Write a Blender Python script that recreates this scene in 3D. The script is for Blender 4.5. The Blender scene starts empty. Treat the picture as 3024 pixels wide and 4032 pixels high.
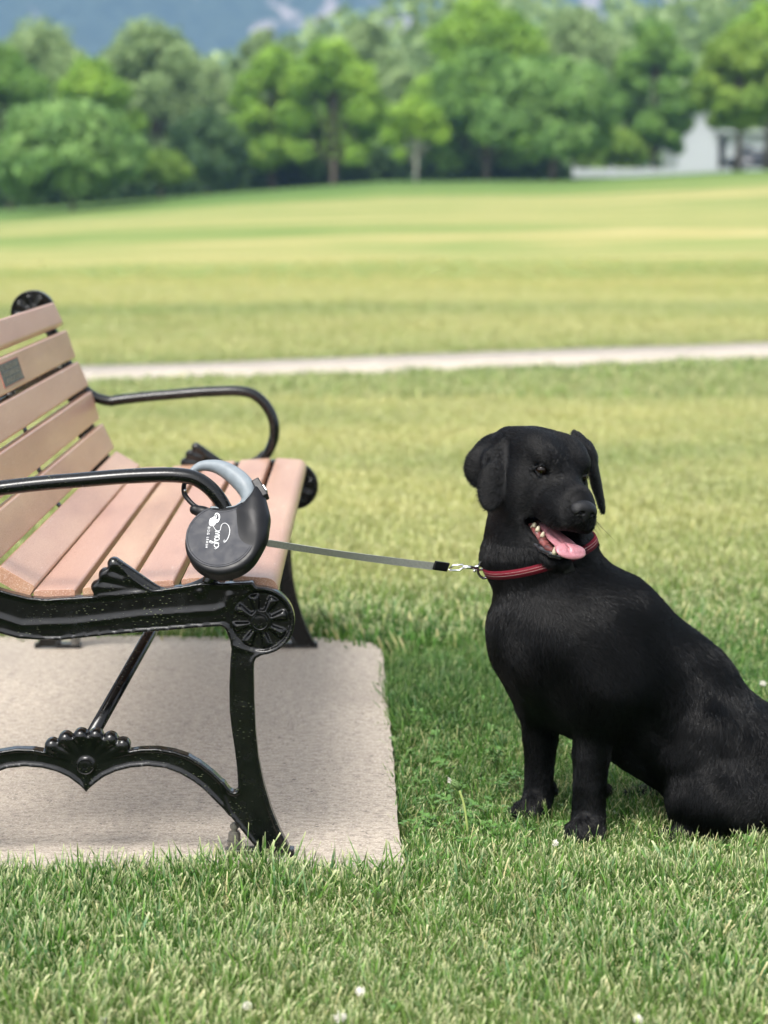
import bpy, bmesh, math, random
import numpy as np
from mathutils import Vector, Matrix, Euler

sc = bpy.context.scene
COL = sc.collection
rad = math.radians
random.seed(7)
RNG = np.random.default_rng(11)

# ------------------------------------------------------------------ camera
FPX, PITCH, CAMH = 8750.0, rad(7.92), 1.08
cam_data = bpy.data.cameras.new('camera')
cam = bpy.data.objects.new('camera', cam_data)
COL.objects.link(cam)
cam.location = (0, 0, CAMH)
cam.rotation_euler = (rad(90) - PITCH, 0, 0)
cam_data.sensor_fit = 'VERTICAL'
cam_data.sensor_height = 36.0
cam_data.lens = FPX / 4032 * 36.0
cam_data.clip_start = 0.1
cam_data.clip_end = 6000
cam_data.dof.use_dof = True
cam_data.dof.focus_distance = 3.72
cam_data.dof.aperture_fstop = 4.0
sc.camera = cam

# ------------------------------------------------------------------ world, sun, exposure
SUN_EL, SUN_AZ = 58.0, 205.0          # degrees; azimuth clockwise from +Y
world = bpy.data.worlds.new('World')
sc.world = world
world.use_nodes = True
wn, wl = world.node_tree.nodes, world.node_tree.links
for n in list(wn):
    wn.remove(n)
sky = wn.new('ShaderNodeTexSky')
sky.sky_type = 'NISHITA'
sky.sun_disc = False
sky.sun_elevation = rad(SUN_EL)
sky.sun_rotation = rad(SUN_AZ)
sky.air_density = 1.0
sky.dust_density = 4.0
sky.ozone_density = 1.0
hs = wn.new('ShaderNodeHueSaturation')
hs.inputs['Saturation'].default_value = 0.22
hs.inputs['Value'].default_value = 1.0
bg = wn.new('ShaderNodeBackground')
bg.inputs['Strength'].default_value = 0.15
wo = wn.new('ShaderNodeOutputWorld')
wl.new(sky.outputs[0], hs.inputs['Color'])
wl.new(hs.outputs[0], bg.inputs['Color'])
wl.new(bg.outputs[0], wo.inputs['Surface'])

sd = bpy.data.lights.new('sun', 'SUN')
sd.energy = 1.5
sd.angle = rad(22)
sd.color = (1.0, 0.955, 0.89)
sun = bpy.data.objects.new('sun', sd)
COL.objects.link(sun)
az = rad(SUN_AZ)
sdir = Vector((math.sin(az) * math.cos(rad(SUN_EL)), math.cos(az) * math.cos(rad(SUN_EL)), math.sin(rad(SUN_EL))))
sun.rotation_euler = sdir.to_track_quat('Z', 'Y').to_euler()
sun.location = (0, -10, 30)

vs = sc.view_settings
sc.display_settings.display_device = 'sRGB'
vs.view_transform = 'Standard'
vs.look = 'None'
vs.exposure = 1.10
vs.gamma = 1.0
vs.use_curve_mapping = False
cy = sc.cycles
cy.use_denoising = True
cy.max_bounces = 8
cy.volume_bounces = 0
cy.transparent_max_bounces = 8
cy.sample_clamp_indirect = 6.0
cy.caustics_reflective = False
cy.caustics_refractive = False

# ------------------------------------------------------------------ helpers
CP, SP = math.cos(PITCH), math.sin(PITCH)


def P(u, v, Y):
    """World point that stands at depth Y where the photograph shows (u, v)."""
    x, y = (u - 1512) / FPX, -(v - 2016) / FPX
    dy, dz = y * SP + CP, y * CP - SP
    t = Y / dy
    return np.array([x * t, Y, CAMH + dz * t])


def G(u, v, z=0.0):
    x, y = (u - 1512) / FPX, -(v - 2016) / FPX
    dy, dz = y * SP + CP, y * CP - SP
    t = (z - CAMH) / dz
    return np.array([x * t, dy * t, z])


def link(o, parent=None, label=None, cat=None, group=None, kind=None):
    COL.objects.link(o)
    if parent is not None:
        o.parent = parent
    return tag(o, label, cat, group, kind)


def tag(o, label=None, cat=None, group=None, kind=None):
    if label: o['label'] = label
    if cat: o['category'] = cat
    if group: o['group'] = group
    if kind: o['kind'] = kind
    return o


def empty(name, loc=(0, 0, 0), rot=(0, 0, 0), **kw):
    o = bpy.data.objects.new(name, None)
    o.location = loc
    o.rotation_euler = rot
    o.empty_display_size = 0.1
    return link(o, **kw)


def mesh_np(name, V, F, mat=None, smooth=True):
    """V (n,3), F (m,k) with k = 3 or 4 -> mesh datablock."""
    V = np.asarray(V, np.float32); F = np.asarray(F, np.int32)
    me = bpy.data.meshes.new(name)
    k = F.shape[1]
    me.vertices.add(len(V)); me.vertices.foreach_set('co', V.ravel())
    me.loops.add(F.size); me.loops.foreach_set('vertex_index', F.ravel())
    me.polygons.add(len(F))
    me.polygons.foreach_set('loop_start', np.arange(0, F.size, k, dtype=np.int32))
    me.polygons.foreach_set('loop_total', np.full(len(F), k, np.int32))
    me.update(calc_edges=True)
    if smooth:
        me.polygons.foreach_set('use_smooth', np.ones(len(F), bool))
    if mat: me.materials.append(mat)
    return me


def obj_np(name, V, F, mat, parent=None, smooth=True, **kw):
    return link(bpy.data.objects.new(name, mesh_np(name, V, F, mat, smooth)), parent, **kw)


def bm_obj(name, bm, mat, parent=None, smooth=False, **kw):
    me = bpy.data.meshes.new(name)
    bmesh.ops.recalc_face_normals(bm, faces=bm.faces)
    bm.to_mesh(me); bm.free()
    if smooth:
        for p in me.polygons: p.use_smooth = True
    if mat: me.materials.append(mat)
    return link(bpy.data.objects.new(name, me), parent, **kw)


def bm_box(bm, c, s, rot=None, bevel=0.0):
    r = bmesh.ops.create_cube(bm, size=1.0)
    vs_ = r['verts']
    M = Matrix.Translation(Vector(c)) @ (rot.to_4x4() if rot is not None else Matrix.Identity(4)) @ Matrix.Diagonal((s[0], s[1], s[2], 1))
    bmesh.ops.transform(bm, matrix=M, verts=vs_)
    if bevel:
        es = list({e for v in vs_ for e in v.link_edges})
        bmesh.ops.bevel(bm, geom=es, offset=bevel, segments=2, profile=0.6, affect='EDGES')


def tube(bm, pts, radii, seg=14, side=None, cap=True):
    """Sweep an ellipse (ra, rb) along pts; side = fixed direction of rb."""
    pts = [Vector(p) for p in pts]
    rings = []
    prev = None
    for i, p in enumerate(pts):
        t = (pts[min(i + 1, len(pts) - 1)] - pts[max(i - 1, 0)]).normalized()
        if side is not None:
            b = Vector(side); b = (b - t * b.dot(t)).normalized()
        else:
            if prev is None:
                prev = Vector((0, 0, 1)) if abs(t.z) < 0.9 else Vector((1, 0, 0))
            b = (prev - t * prev.dot(t)).normalized(); prev = b
        a = b.cross(t)
        r = radii[i] if isinstance(radii, (list, tuple)) and not isinstance(radii[0], (int, float)) else (radii[i] if isinstance(radii, list) else radii)
        ra, rb = (r if isinstance(r, (tuple,)) else (r, r))
        rings.append([bm.verts.new(p + a * (ra * math.cos(2 * math.pi * k / seg)) + b * (rb * math.sin(2 * math.pi * k / seg))) for k in range(seg)])
    for r0, r1 in zip(rings, rings[1:]):
        for k in range(seg):
            bm.faces.new((r0[k], r0[(k + 1) % seg], r1[(k + 1) % seg], r1[k]))
    if cap:
        bm.faces.new(rings[0][::-1]); bm.faces.new(rings[-1])


def catmull(pts, n=6):
    pts = [np.array(p, float) for p in pts]
    out = []
    Q = [2 * pts[0] - pts[1]] + pts + [2 * pts[-1] - pts[-2]]
    for i in range(1, len(Q) - 2):
        for k in range(n):
            t = k / n
            a, b, c, d = Q[i - 1], Q[i], Q[i + 1], Q[i + 2]
            out.append(0.5 * (2 * b + (c - a) * t + (2 * a - 5 * b + 4 * c - d) * t * t + (3 * b - a - 3 * c + d) * t ** 3))
    out.append(pts[-1])
    return out


# ---- implicit modelling: prims joined with a smooth minimum, meshed by surface nets
def smin(a, b, k):
    if k <= 0: return np.minimum(a, b)
    h = np.maximum(k - np.abs(a - b), 0) / k
    return np.minimum(a, b) - h * h * k * 0.25


def cone(a, b, ra, rb=None, k=0.02, op='+'):
    rb = ra if rb is None else rb
    a = np.array(a, float); b = np.array(b, float)
    ab = b - a; L = max(float(ab @ ab), 1e-12)
    def f(X, Y, Z):
        t = np.clip(((X - a[0]) * ab[0] + (Y - a[1]) * ab[1] + (Z - a[2]) * ab[2]) / L, 0, 1)
        return np.sqrt((X - a[0] - t * ab[0]) ** 2 + (Y - a[1] - t * ab[1]) ** 2 + (Z - a[2] - t * ab[2]) ** 2) - (ra + (rb - ra) * t)
    m = max(ra, rb)
    return dict(f=f, lo=np.minimum(a, b) - m, hi=np.maximum(a, b) + m, k=k, op=op)


def ell(c, r, axes=None, k=0.02, op='+'):
    c = np.array(c, float); r = np.array(r, float)
    A = np.eye(3) if axes is None else np.array(axes, float)   # rows = axes
    def f(X, Y, Z):
        dx, dy, dz = X - c[0], Y - c[1], Z - c[2]
        q = [(A[i][0] * dx + A[i][1] * dy + A[i][2] * dz) for i in range(3)]
        k0 = np.sqrt(sum((q[i] / r[i]) ** 2 for i in range(3)))
        k1 = np.sqrt(sum((q[i] / r[i] ** 2) ** 2 for i in range(3)))
        return k0 * (k0 - 1) / np.maximum(k1, 1e-9)
    e = np.sqrt(((A * r[:, None]) ** 2).sum(0))
    return dict(f=f, lo=c - e, hi=c + e, k=k, op=op)


def flat(p1, p2, wdir, rw, rt, k=0.012, op='+', grow=1.0):
    p1 = np.array(p1, float); p2 = np.array(p2, float)
    l = p2 - p1; L = np.linalg.norm(l) / 2 * grow; l = l / np.linalg.norm(l)
    w = np.array(wdir, float); w = w - l * (w @ l); w /= np.linalg.norm(w)
    return ell((p1 + p2) / 2, (L, rw, rt), (l, w, np.cross(l, w)), k, op)


def sdf_eval(prims, X, Y, Z):
    f = np.full(np.broadcast(X, Y, Z).shape, 1.0)
    for p in prims:
        g = p['f'](X, Y, Z)
        f = smin(f, g, p['k']) if p['op'] == '+' else -smin(-f, g, p['k'])
    return f


def sdf_grid(prims, xs, ys, zs):
    f = np.full((len(xs), len(ys), len(zs)), 1.0, np.float32)
    for p in prims:
        m = p['k'] + 0.03
        sl = []
        for ax, lo, hi in ((xs, p['lo'][0] - m, p['hi'][0] + m), (ys, p['lo'][1] - m, p['hi'][1] + m), (zs, p['lo'][2] - m, p['hi'][2] + m)):
            sl.append(slice(int(np.searchsorted(ax, lo)), int(np.searchsorted(ax, hi))))
        if any(s.stop <= s.start for s in sl): continue
        X = xs[sl[0]][:, None, None]; Y = ys[sl[1]][None, :, None]; Z = zs[sl[2]][None, None, :]
        g = p['f'](X, Y, Z)
        sub = f[sl[0], sl[1], sl[2]]
        f[sl[0], sl[1], sl[2]] = smin(sub, g, p['k']) if p['op'] == '+' else -smin(-sub, g, p['k'])
    return f


def surface_nets(f, xs, ys, zs):
    s = f < 0
    nx, ny, nz = f.shape
    cells = np.zeros((nx - 1, ny - 1, nz - 1), np.int8)
    corners = [(i, j, k) for i in (0, 1) for j in (0, 1) for k in (0, 1)]
    for i, j, k in corners:
        cells += s[i:nx - 1 + i, j:ny - 1 + j, k:nz - 1 + k]
    act = (cells > 0) & (cells < 8)
    idx = np.argwhere(act)
    ids = np.full(act.shape, -1, np.int64)
    ids[act] = np.arange(len(idx))
    vc = {}
    for c in corners:
        vc[c] = f[idx[:, 0] + c[0], idx[:, 1] + c[1], idx[:, 2] + c[2]].astype(np.float64)
    acc = np.zeros((len(idx), 3)); cnt = np.zeros(len(idx))
    for a in corners:
        for ax in range(3):
            if a[ax] == 0:
                b = list(a); b[ax] = 1; b = tuple(b)
                fa, fb = vc[a], vc[b]
                m = (fa < 0) != (fb < 0)
                t = np.where(m, fa / np.where(np.abs(fa - fb) < 1e-12, 1e-12, fa - fb), 0)
                p = np.tile(np.array(a, float), (len(idx), 1)); p[:, ax] = t
                acc += np.where(m[:, None], p, 0); cnt += m
    loc = acc / np.maximum(cnt, 1)[:, None]
    V = np.empty((len(idx), 3))
    for d, ax in enumerate((xs, ys, zs)):
        a = ax[idx[:, d]]; b = ax[idx[:, d] + 1]
        V[:, d] = a + (b - a) * loc[:, d]
    faces = []
    for ax in range(3):
        o1, o2 = [(1, 2), (2, 0), (0, 1)][ax]
        a = [slice(None)] * 3; b = [slice(None)] * 3
        a[ax] = slice(0, -1); b[ax] = slice(1, None)
        for o in (o1, o2):
            a[o] = slice(1, -1); b[o] = slice(1, -1)
        sa, sb = s[tuple(a)], s[tuple(b)]
        for flip, m in ((False, sa & ~sb), (True, ~sa & sb)):
            e = np.argwhere(m)
            if not len(e): continue
            e[:, o1] += 1; e[:, o2] += 1
            q = []
            for d1, d2 in ((0, 0), (1, 0), (1, 1), (0, 1)):
                w = e.copy(); w[:, o1] -= 1 - d1; w[:, o2] -= 1 - d2
                q.append(ids[w[:, 0], w[:, 1], w[:, 2]])
            q = np.stack(q, 1)
            if flip: q = q[:, ::-1]
            faces.append(q)
    return V, np.concatenate(faces)


def sdf_mesh(name, prims, h, mat, parent=None, margin=0.01, **kw):
    lo = np.min([p['lo'] for p in prims if p['op'] == '+'], 0) - margin
    hi = np.max([p['hi'] for p in prims if p['op'] == '+'], 0) + margin
    ax = [np.arange(lo[i], hi[i] + h, h) for i in range(3)]
    V, F = surface_nets(sdf_grid(prims, *ax), *ax)
    return obj_np(name, V, F, mat, parent, **kw)


# ------------------------------------------------------------------ materials
class Mat:
    def __init__(s, name):
        s.m = bpy.data.materials.new(name); s.m.use_nodes = True
        s.n = s.m.node_tree.nodes; s.l = s.m.node_tree.links
        s.b = s.n['Principled BSDF']; s.out = s.n['Material Output']
        s._co = None
    def co(s, kind='Object'):
        return s.n.new('ShaderNodeTexCoord').outputs[kind]
    def geo(s):
        return s.n.new('ShaderNodeNewGeometry').outputs['Position']
    def noise(s, vec, scale, detail=4, rough=0.55, stretch=None, dist=0.0):
        if stretch:
            mp = s.n.new('ShaderNodeMapping'); mp.inputs['Scale'].default_value = stretch
            s.l.new(vec, mp.inputs[0]); vec = mp.outputs[0]
        t = s.n.new('ShaderNodeTexNoise'); t.inputs['Scale'].default_value = scale
        t.inputs['Detail'].default_value = detail; t.inputs['Roughness'].default_value = rough
        t.inputs['Distortion'].default_value = dist
        s.l.new(vec, t.inputs['Vector']); return t.outputs['Fac']
    def vor(s, vec, scale, feat='F1', out='Distance', rand=1.0):
        t = s.n.new('ShaderNodeTexVoronoi'); t.inputs['Scale'].default_value = scale; t.feature = feat
        t.inputs['Randomness'].default_value = rand
        s.l.new(vec, t.inputs['Vector']); return t.outputs[out]
    def ramp(s, fac, stops, interp='LINEAR'):
        r = s.n.new('ShaderNodeValToRGB'); r.color_ramp.interpolation = interp
        el = r.color_ramp.elements
        while len(el) < len(stops): el.new(0.5)
        for e, (p, c) in zip(el, stops):
            e.position = p; e.color = (*c, 1) if len(c) == 3 else c
        s.l.new(fac, r.inputs[0]); return r.outputs[0]
    def mix(s, fac, a, b, mode='MIX'):
        m = s.n.new('ShaderNodeMix'); m.data_type = 'RGBA'; m.blend_type = mode
        for sock, v in ((m.inputs[0], fac), (m.inputs[6], a), (m.inputs[7], b)):
            if hasattr(v, 'links') or hasattr(v, 'is_linked'): s.l.new(v, sock)
            elif isinstance(v, (int, float)): sock.default_value = v
            else: sock.default_value = (*v, 1)
        return m.outputs[2]
    def math(s, op, a, b=0.0, clamp=False):
        m = s.n.new('ShaderNodeMath'); m.operation = op; m.use_clamp = clamp
        for sock, v in ((m.inputs[0], a), (m.inputs[1], b)):
            if hasattr(v, 'is_linked'): s.l.new(v, sock)
            else: sock.default_value = v
        return m.outputs[0]
    def rng(s, v, a, b, c, d):
        m = s.n.new('ShaderNodeMapRange'); s.l.new(v, m.inputs[0])
        for i, x in enumerate((a, b, c, d)): m.inputs[i + 1].default_value = x
        return m.outputs[0]
    def bump(s, h, strength=0.3, dist=0.002, normal=None):
        b = s.n.new('ShaderNodeBump'); b.inputs['Strength'].default_value = strength; b.inputs['Distance'].default_value = dist
        s.l.new(h, b.inputs['Height'])
        if normal: s.l.new(normal, b.inputs['Normal'])
        s.l.new(b.outputs[0], s.b.inputs['Normal']); return b.outputs[0]
    def set(s, **kw):
        for k, v in kw.items():
            sock = s.b.inputs[k.replace('_', ' ')]
            if hasattr(v, 'is_linked'): s.l.new(v, sock)
            elif isinstance(v, tuple): sock.default_value = (*v, 1) if len(v) == 3 else v
            else: sock.default_value = v
        return s


def simple(name, col, rough=0.5, metal=0.0, **kw):
    m = Mat(name); n = m.noise(m.co(), 60, 3)
    m.set(Base_Color=m.mix(m.rng(n, 0.3, 0.7, 0, 1), tuple(c * 0.85 for c in col), tuple(min(1, c * 1.12) for c in col)), Metallic=metal, **kw)
    m.set(Roughness=m.rng(n, 0.3, 0.7, rough * 0.85, min(1, rough * 1.15)))
    return m.m


def m_iron():
    m = Mat('black_gloss_iron'); co = m.co()
    n = m.noise(co, 45, 4)
    # dried grass clippings stuck on the paint
    mp = m.n.new('ShaderNodeMapping'); mp.inputs['Scale'].default_value = (1, 1, 3.2); m.l.new(co, mp.inputs[0])
    mp.inputs['Rotation'].default_value = (0, 0.5, 0)
    v = m.vor(mp.outputs[0], 95)
    msk = m.rng(m.noise(co, 9, 3), 0.45, 0.62, 0.0, 1.0)
    clip = m.math('MULTIPLY', m.math('LESS_THAN', v, 0.16), msk)
    col = m.mix(m.rng(n, 0.3, 0.7, 0, 1), (0.0014, 0.0017, 0.0019), (0.0035, 0.004, 0.004))
    m.set(Base_Color=m.mix(clip, col, (0.10, 0.115, 0.06)), Coat_Weight=0.3, Coat_Roughness=0.10, Specular_IOR_Level=0.3)
    m.set(Roughness=m.mix(clip, m.rng(n, 0.3, 0.7, 0.16, 0.3), (0.8, 0.8, 0.8)))
    m.bump(m.math('ADD', m.noise(co, 160, 3), m.math('MULTIPLY', clip, 0.5)), 0.18, 0.0015)
    return m.m


def m_plank():
    m = Mat('brown_recycled_plank'); co = m.co()
    oi = m.n.new('ShaderNodeObjectInfo').outputs['Random']
    n = m.noise(co, 7, 5, 0.6, (1.6, 0.25, 1.6))
    sp = m.noise(co, 420, 2, 0.6)
    base = m.ramp(n, [(0.25, (0.29, 0.14, 0.08)), (0.42, (0.40, 0.215, 0.125)), (0.6, (0.47, 0.28, 0.165)), (0.78, (0.58, 0.385, 0.23))])
    base = m.mix(m.rng(oi, 0, 1, 0.0, 0.5), base, (0.44, 0.225, 0.175))
    base = m.mix(m.rng(sp, 0.50, 0.70, 0, 0.6), base, (0.70, 0.56, 0.46))
    base = m.mix(m.rng(m.noise(co, 3.5, 4, 0.6, (2, .5, 2)), 0.55, 0.75, 0, 0.45), base, (0.27, 0.13, 0.09))
    scr = m.noise(co, 30, 2, 0.5, (9, 0.7, 9), 0.6)
    base = m.mix(m.rng(scr, 0.68, 0.74, 0, 0.55), base, (0.62, 0.52, 0.46))
    m.set(Base_Color=base, Roughness=m.rng(sp, 0.3, 0.7, 0.26, 0.46), Specular_IOR_Level=0.7)
    m.bump(m.math('ADD', sp, m.math('MULTIPLY', m.noise(co, 900, 2), 0.6)), 0.25, 0.0008)
    return m.m


def m_concrete(far=False):
    m = Mat('pale_path_concrete' if far else 'bench_pad_concrete'); co = m.geo()
    n1 = m.noise(co, 1.7, 5); n2 = m.noise(co, 90, 5, 0.65, (0.55, 1, 1)); n3 = m.noise(co, 330, 3, 0.7, (0.6, 1, 1))
    pits = m.vor(co, 75)
    a = (0.43, 0.37, 0.30) if not far else (0.50, 0.44, 0.365)
    base = m.mix(m.rng(n1, 0.3, 0.7, 0, 1), tuple(x * 0.82 for x in a), tuple(x * 1.08 for x in a))
    base = m.mix(m.rng(n2, 0.42, 0.64, 0, 1), base, m.mix(0.72, base, (0.14, 0.115, 0.095)))
    base = m.mix(m.rng(n3, 0.5, 0.64, 0, 0.9), base, (0.62, 0.56, 0.48))
    pk = m.math('MULTIPLY', m.math('LESS_THAN', pits, 0.17), m.math('GREATER_THAN', m.noise(co, 14, 3), 0.52))
    base = m.mix(m.math('MULTIPLY', pk, 0.75), base, (0.09, 0.075, 0.065))
    big_p = m.vor(co, 26)
    pk2 = m.math('MULTIPLY', m.math('LESS_THAN', big_p, 0.085), m.math('GREATER_THAN', m.noise(co, 9, 3), 0.50))
    base = m.mix(m.math('MULTIPLY', pk2, 0.8), base, (0.06, 0.05, 0.042))
    st = m.noise(co, 3.2, 4, 0.6, None, 1.2)
    base = m.mix(m.rng(st, 0.58, 0.72, 0, 0.35), base, (0.24, 0.205, 0.175))
    m.set(Base_Color=base, Roughness=0.9)
    h = m.math('ADD', m.math('MULTIPLY', n3, 0.8), m.math('ADD', n2, m.math('MULTIPLY', pk, -0.8)))
    m.bump(h, 0.6, 0.005)
    return m.m
HAZE, HAZE_D = True, 0.00034
# ------------------------------------------------------------------ ground
ZS = [(-0.20, 0.35), (-0.173, 0.55), (-0.08, 1.55), (0.0, 2.35), (0.08, 2.45), (0.173, 3.15), (0.35, 3.8)]


def rise(X, Y):
    a = X / np.maximum(Y, 8)
    s = np.clip((Y - 26) / 120, 0, 1.6)
    t = np.clip(s, 0, 1)
    base = np.interp(a, [z[0] for z in ZS], [z[1] for z in ZS])
    und = 0.05 * np.sin(Y * 0.35 + X * 0.2) * np.clip((Y - 8) / 20, 0, 1) + 0.12 * np.sin(Y * 0.11 + X * 0.05 + 1) * np.clip((Y - 20) / 30, 0, 1)
    return base * t * t * (3 - 2 * t) + und - 0.028


def m_lawn():
    m = Mat('lawn_turf'); co = m.geo()
    sep = m.n.new('ShaderNodeSeparateXYZ'); m.l.new(co, sep.inputs[0])
    Yc = sep.outputs[1]
    big = m.noise(co, 0.10, 5, 0.6, (0.35, 1.5, 1))
    mid = m.noise(co, 0.55, 5, 0.6, (0.35, 1.2, 1))
    fine = m.noise(co, 9, 4, 0.7)
    dry = m.rng(Yc, 19, 32, 0.0, 0.20)
    wet = m.rng(Yc, 92, 112, 0.0, -0.75)
    wet2 = m.rng(Yc, 20, 13, 0.0, 0.10)
    k = m.math('ADD', m.math('ADD', m.math('MULTIPLY', m.math('SUBTRACT', big, 0.5), 1.35), m.math('MULTIPLY', m.math('SUBTRACT', mid, 0.5), 1.0)), m.math('ADD', m.math('ADD', dry, wet), m.math('ADD', wet2, 0.42)))
    base = m.ramp(k, [(0.0, (0.095, 0.175, 0.040)), (0.3, (0.15, 0.23, 0.055)), (0.55, (0.255, 0.30, 0.095)), (0.8, (0.40, 0.36, 0.14)), (1.0, (0.53, 0.45, 0.22))])
    base = m.mix(m.rng(fine, 0.3, 0.7, 0.0, 0.35), base, m.mix(0.5, base, (0.06, 0.09, 0.02)))
    near = m.rng(Yc, 7.0, 4.5, 0.0, 1.0)
    base = m.mix(near, base, (0.045, 0.05, 0.02))
    m.set(Base_Color=base, Roughness=0.95, Specular_IOR_Level=0.2)
    m.bump(m.math('ADD', fine, m.noise(co, 2.5, 5)), 0.8, 0.08)
    return m.m


def strip_mesh(ys, half, nx):
    V = []; 
    for y in ys:
        w = half(y)
        xs_ = np.linspace(-w, w, nx)
        V.append(np.stack([xs_, np.full(nx, y), rise(xs_, np.full(nx, y))], 1))
    V = np.concatenate(V)
    i = np.arange(len(ys) - 1)[:, None] * nx + np.arange(nx - 1)[None, :]
    i = i.ravel()
    return V, np.stack([i, i + 1, i + nx + 1, i + nx], 1)


ys_ = np.concatenate([np.linspace(-60, 2, 8), np.linspace(2.6, 40, 60), np.linspace(41, 330, 110), np.linspace(345, 2600, 26)])
V, F = strip_mesh(ys_, lambda y: 60 + 0.72 * max(y, 0), 121)
lawn = obj_np('ground', V, F, m_lawn(), kind='structure')

# concrete pad under the bench, rounded far corner, a little above the soil
PADR = [G(870 * 1.8228, 1866 * 1.8228)[:2], G(1568, 3250)[:2], G(1552, 3030)[:2], G(1530, 2800)[:2], G(1514, 2640)[:2], G(1505, 2575)[:2], G(1490, 2545)[:2], G(1450, 2522)[:2], G(1390, 2512)[:2]]
pad_xy = [(-2.4, 3.50)] + [(-0.9, 3.515), (-0.25, 3.50), (0.034, 3.495)] + [tuple(p) for p in PADR[1:]] + [(-0.6, 5.50), (-2.4, 5.52)]
bm = bmesh.new()
jit = random.Random(3)
ring = []
for i, (x, y) in enumerate(pad_xy):
    x2, y2 = pad_xy[(i + 1) % len(pad_xy)]
    L = math.hypot(x2 - x, y2 - y); n = max(1, int(L / 0.04))
    for k in range(n):
        t = k / n
        ring.append((x + (x2 - x) * t + jit.uniform(-.002, .002), y + (y2 - y) * t + jit.uniform(-.002, .002)))
top = [bm.verts.new((x, y, 0.0)) for x, y in ring]
low = [bm.verts.new((x * 1.0, y, -0.10)) for x, y in ring]
bm.faces.new(top)
for i in range(len(ring)):
    j = (i + 1) % len(ring)
    bm.faces.new((top[i], low[i], low[j], top[j]))
es = [e for e in bm.edges if all(v.co.z > -0.01 for v in e.verts)]
bmesh.ops.bevel(bm, geom=es, offset=0.004, segments=2, affect='EDGES')
bm_obj('concrete_pad', bm, m_concrete(), kind='structure')
PADX = [(3.5, 0.034)] + [(float(p[1]), float(p[0])) for p in PADR[1:6]] + [(5.45, -0.03)]


def on_pad(x, y):
    ex = np.interp(y, [p[0] for p in PADX], [p[1] for p in PADX])
    return (x < ex + 0.004) & (x > -2.4) & (y > 3.50) & (y < np.interp(x, [-2.4, -0.12, -0.05, 0.0], [5.52, 5.49, 5.44, 5.30]))


# footpath across the park
def path_line(x):
    return 14.35 + (x + 1.9) * 0.43 + 0.004 * x * x     # near edge .. centre line in Y
PW = 0.72
xs_ = np.linspace(-14, 34, 160)
V = []; 
for x in xs_:
    yc = path_line(x); w = PW * (1 + 0.10 * math.sin(x * 1.3))
    d = np.array([1, 0.43]); nrm = np.array([-0.43, 1]) / 1.09
    for s in (-1, 1):
        q = np.array([x, yc]) + nrm * s * w * 1.0
        z = float(rise(np.array([q[0]]), np.array([q[1]]))[0])
        V.append((q[0], q[1], z + 0.035)); V.append((q[0], q[1], z - 0.08))
V = np.array(V); n = len(xs_)
i = np.arange(n - 1) * 4
F = np.concatenate([np.stack([i, i + 4, i + 6, i + 2], 1), np.stack([i + 1, i + 5, i + 4, i], 1), np.stack([i + 2, i + 6, i + 7, i + 3], 1)])
obj_np('footpath', V, F, m_concrete(True), kind='structure', smooth=False)


def on_path(x, y):
    return np.abs(y - (14.35 + (x + 1.9) * 0.43 + 0.004 * x * x)) < PW * 1.10


# ------------------------------------------------------------------ mountains
def fbm(x, y, seed, octs=6, lac=2.0, gain=0.5):
    r = np.random.default_rng(seed); out = 0; a = 1; f = 1
    for o in range(octs):
        ph = r.uniform(0, 6.28, (4, 2)); an = r.uniform(0, 3.14, 4)
        v = 0
        for q in range(4):
            v = v + np.sin((x * np.cos(an[q]) + y * np.sin(an[q])) * f * 1.7 + ph[q, 0] + 1.3 * np.sin((y * np.cos(an[q]) - x * np.sin(an[q])) * f + ph[q, 1]))
        out = out + a * v / 4; a *= gain; f *= lac
    return out


def m_mountain():
    m = Mat('forested_mountain'); co = m.geo()
    n = m.noise(co, 0.016, 6, 0.62, (1.3, 1, 0.45), 0.8); n2 = m.noise(co, 0.11, 5, 0.65)
    forest = m.mix(m.rng(n2, 0.35, 0.65, 0, 1), (0.025, 0.045, 0.034), (0.07, 0.10, 0.065))
    rock = m.mix(m.rng(n2, 0.3, 0.7, 0, 1), (0.28, 0.235, 0.22), (0.48, 0.41, 0.39))
    m.set(Base_Color=m.mix(m.rng(n, 0.555, 0.62, 0, 1), forest, rock), Roughness=1.0, Specular_IOR_Level=0.0)
    m.bump(n2, 1.0, 8)
    return m.m


MM = m_mountain()
for nm, y0, dep, hgt, seed, x0 in (('mountain', 1650, 800, 330, 5, 0), ('foothill', 800, 300, 78, 9, 60)):
    xg = np.linspace(-1200, 1200, 220); yg = np.linspace(0, dep, 60)
    Xg, Yg = np.meshgrid(xg, yg)
    ridge = np.sin(np.clip(Yg / dep, 0, 1) * math.pi) ** 0.9
    n_ = fbm(Xg / 260, Yg / 260, seed)
    if nm == 'foothill':
        env = np.clip(0.30 + (Xg + 20) / 150, 0.30, 1.0)
    else:
        env = 1.0
    H_ = hgt * env * ridge * (0.86 + 0.16 * n_) + 3 * fbm(Xg / 40, Yg / 40, seed + 1, 4)
    H_ = np.where(ridge < 0.02, -1.5, H_)
    V = np.stack([Xg.ravel(), (Yg + y0).ravel(), np.maximum(H_, -1.5).ravel() + 2.0], 1)
    i = (np.arange(59)[:, None] * 220 + np.arange(219)[None, :]).ravel()
    obj_np(nm, V, np.stack([i, i + 1, i + 221, i + 220], 1), MM, kind='structure')

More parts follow.
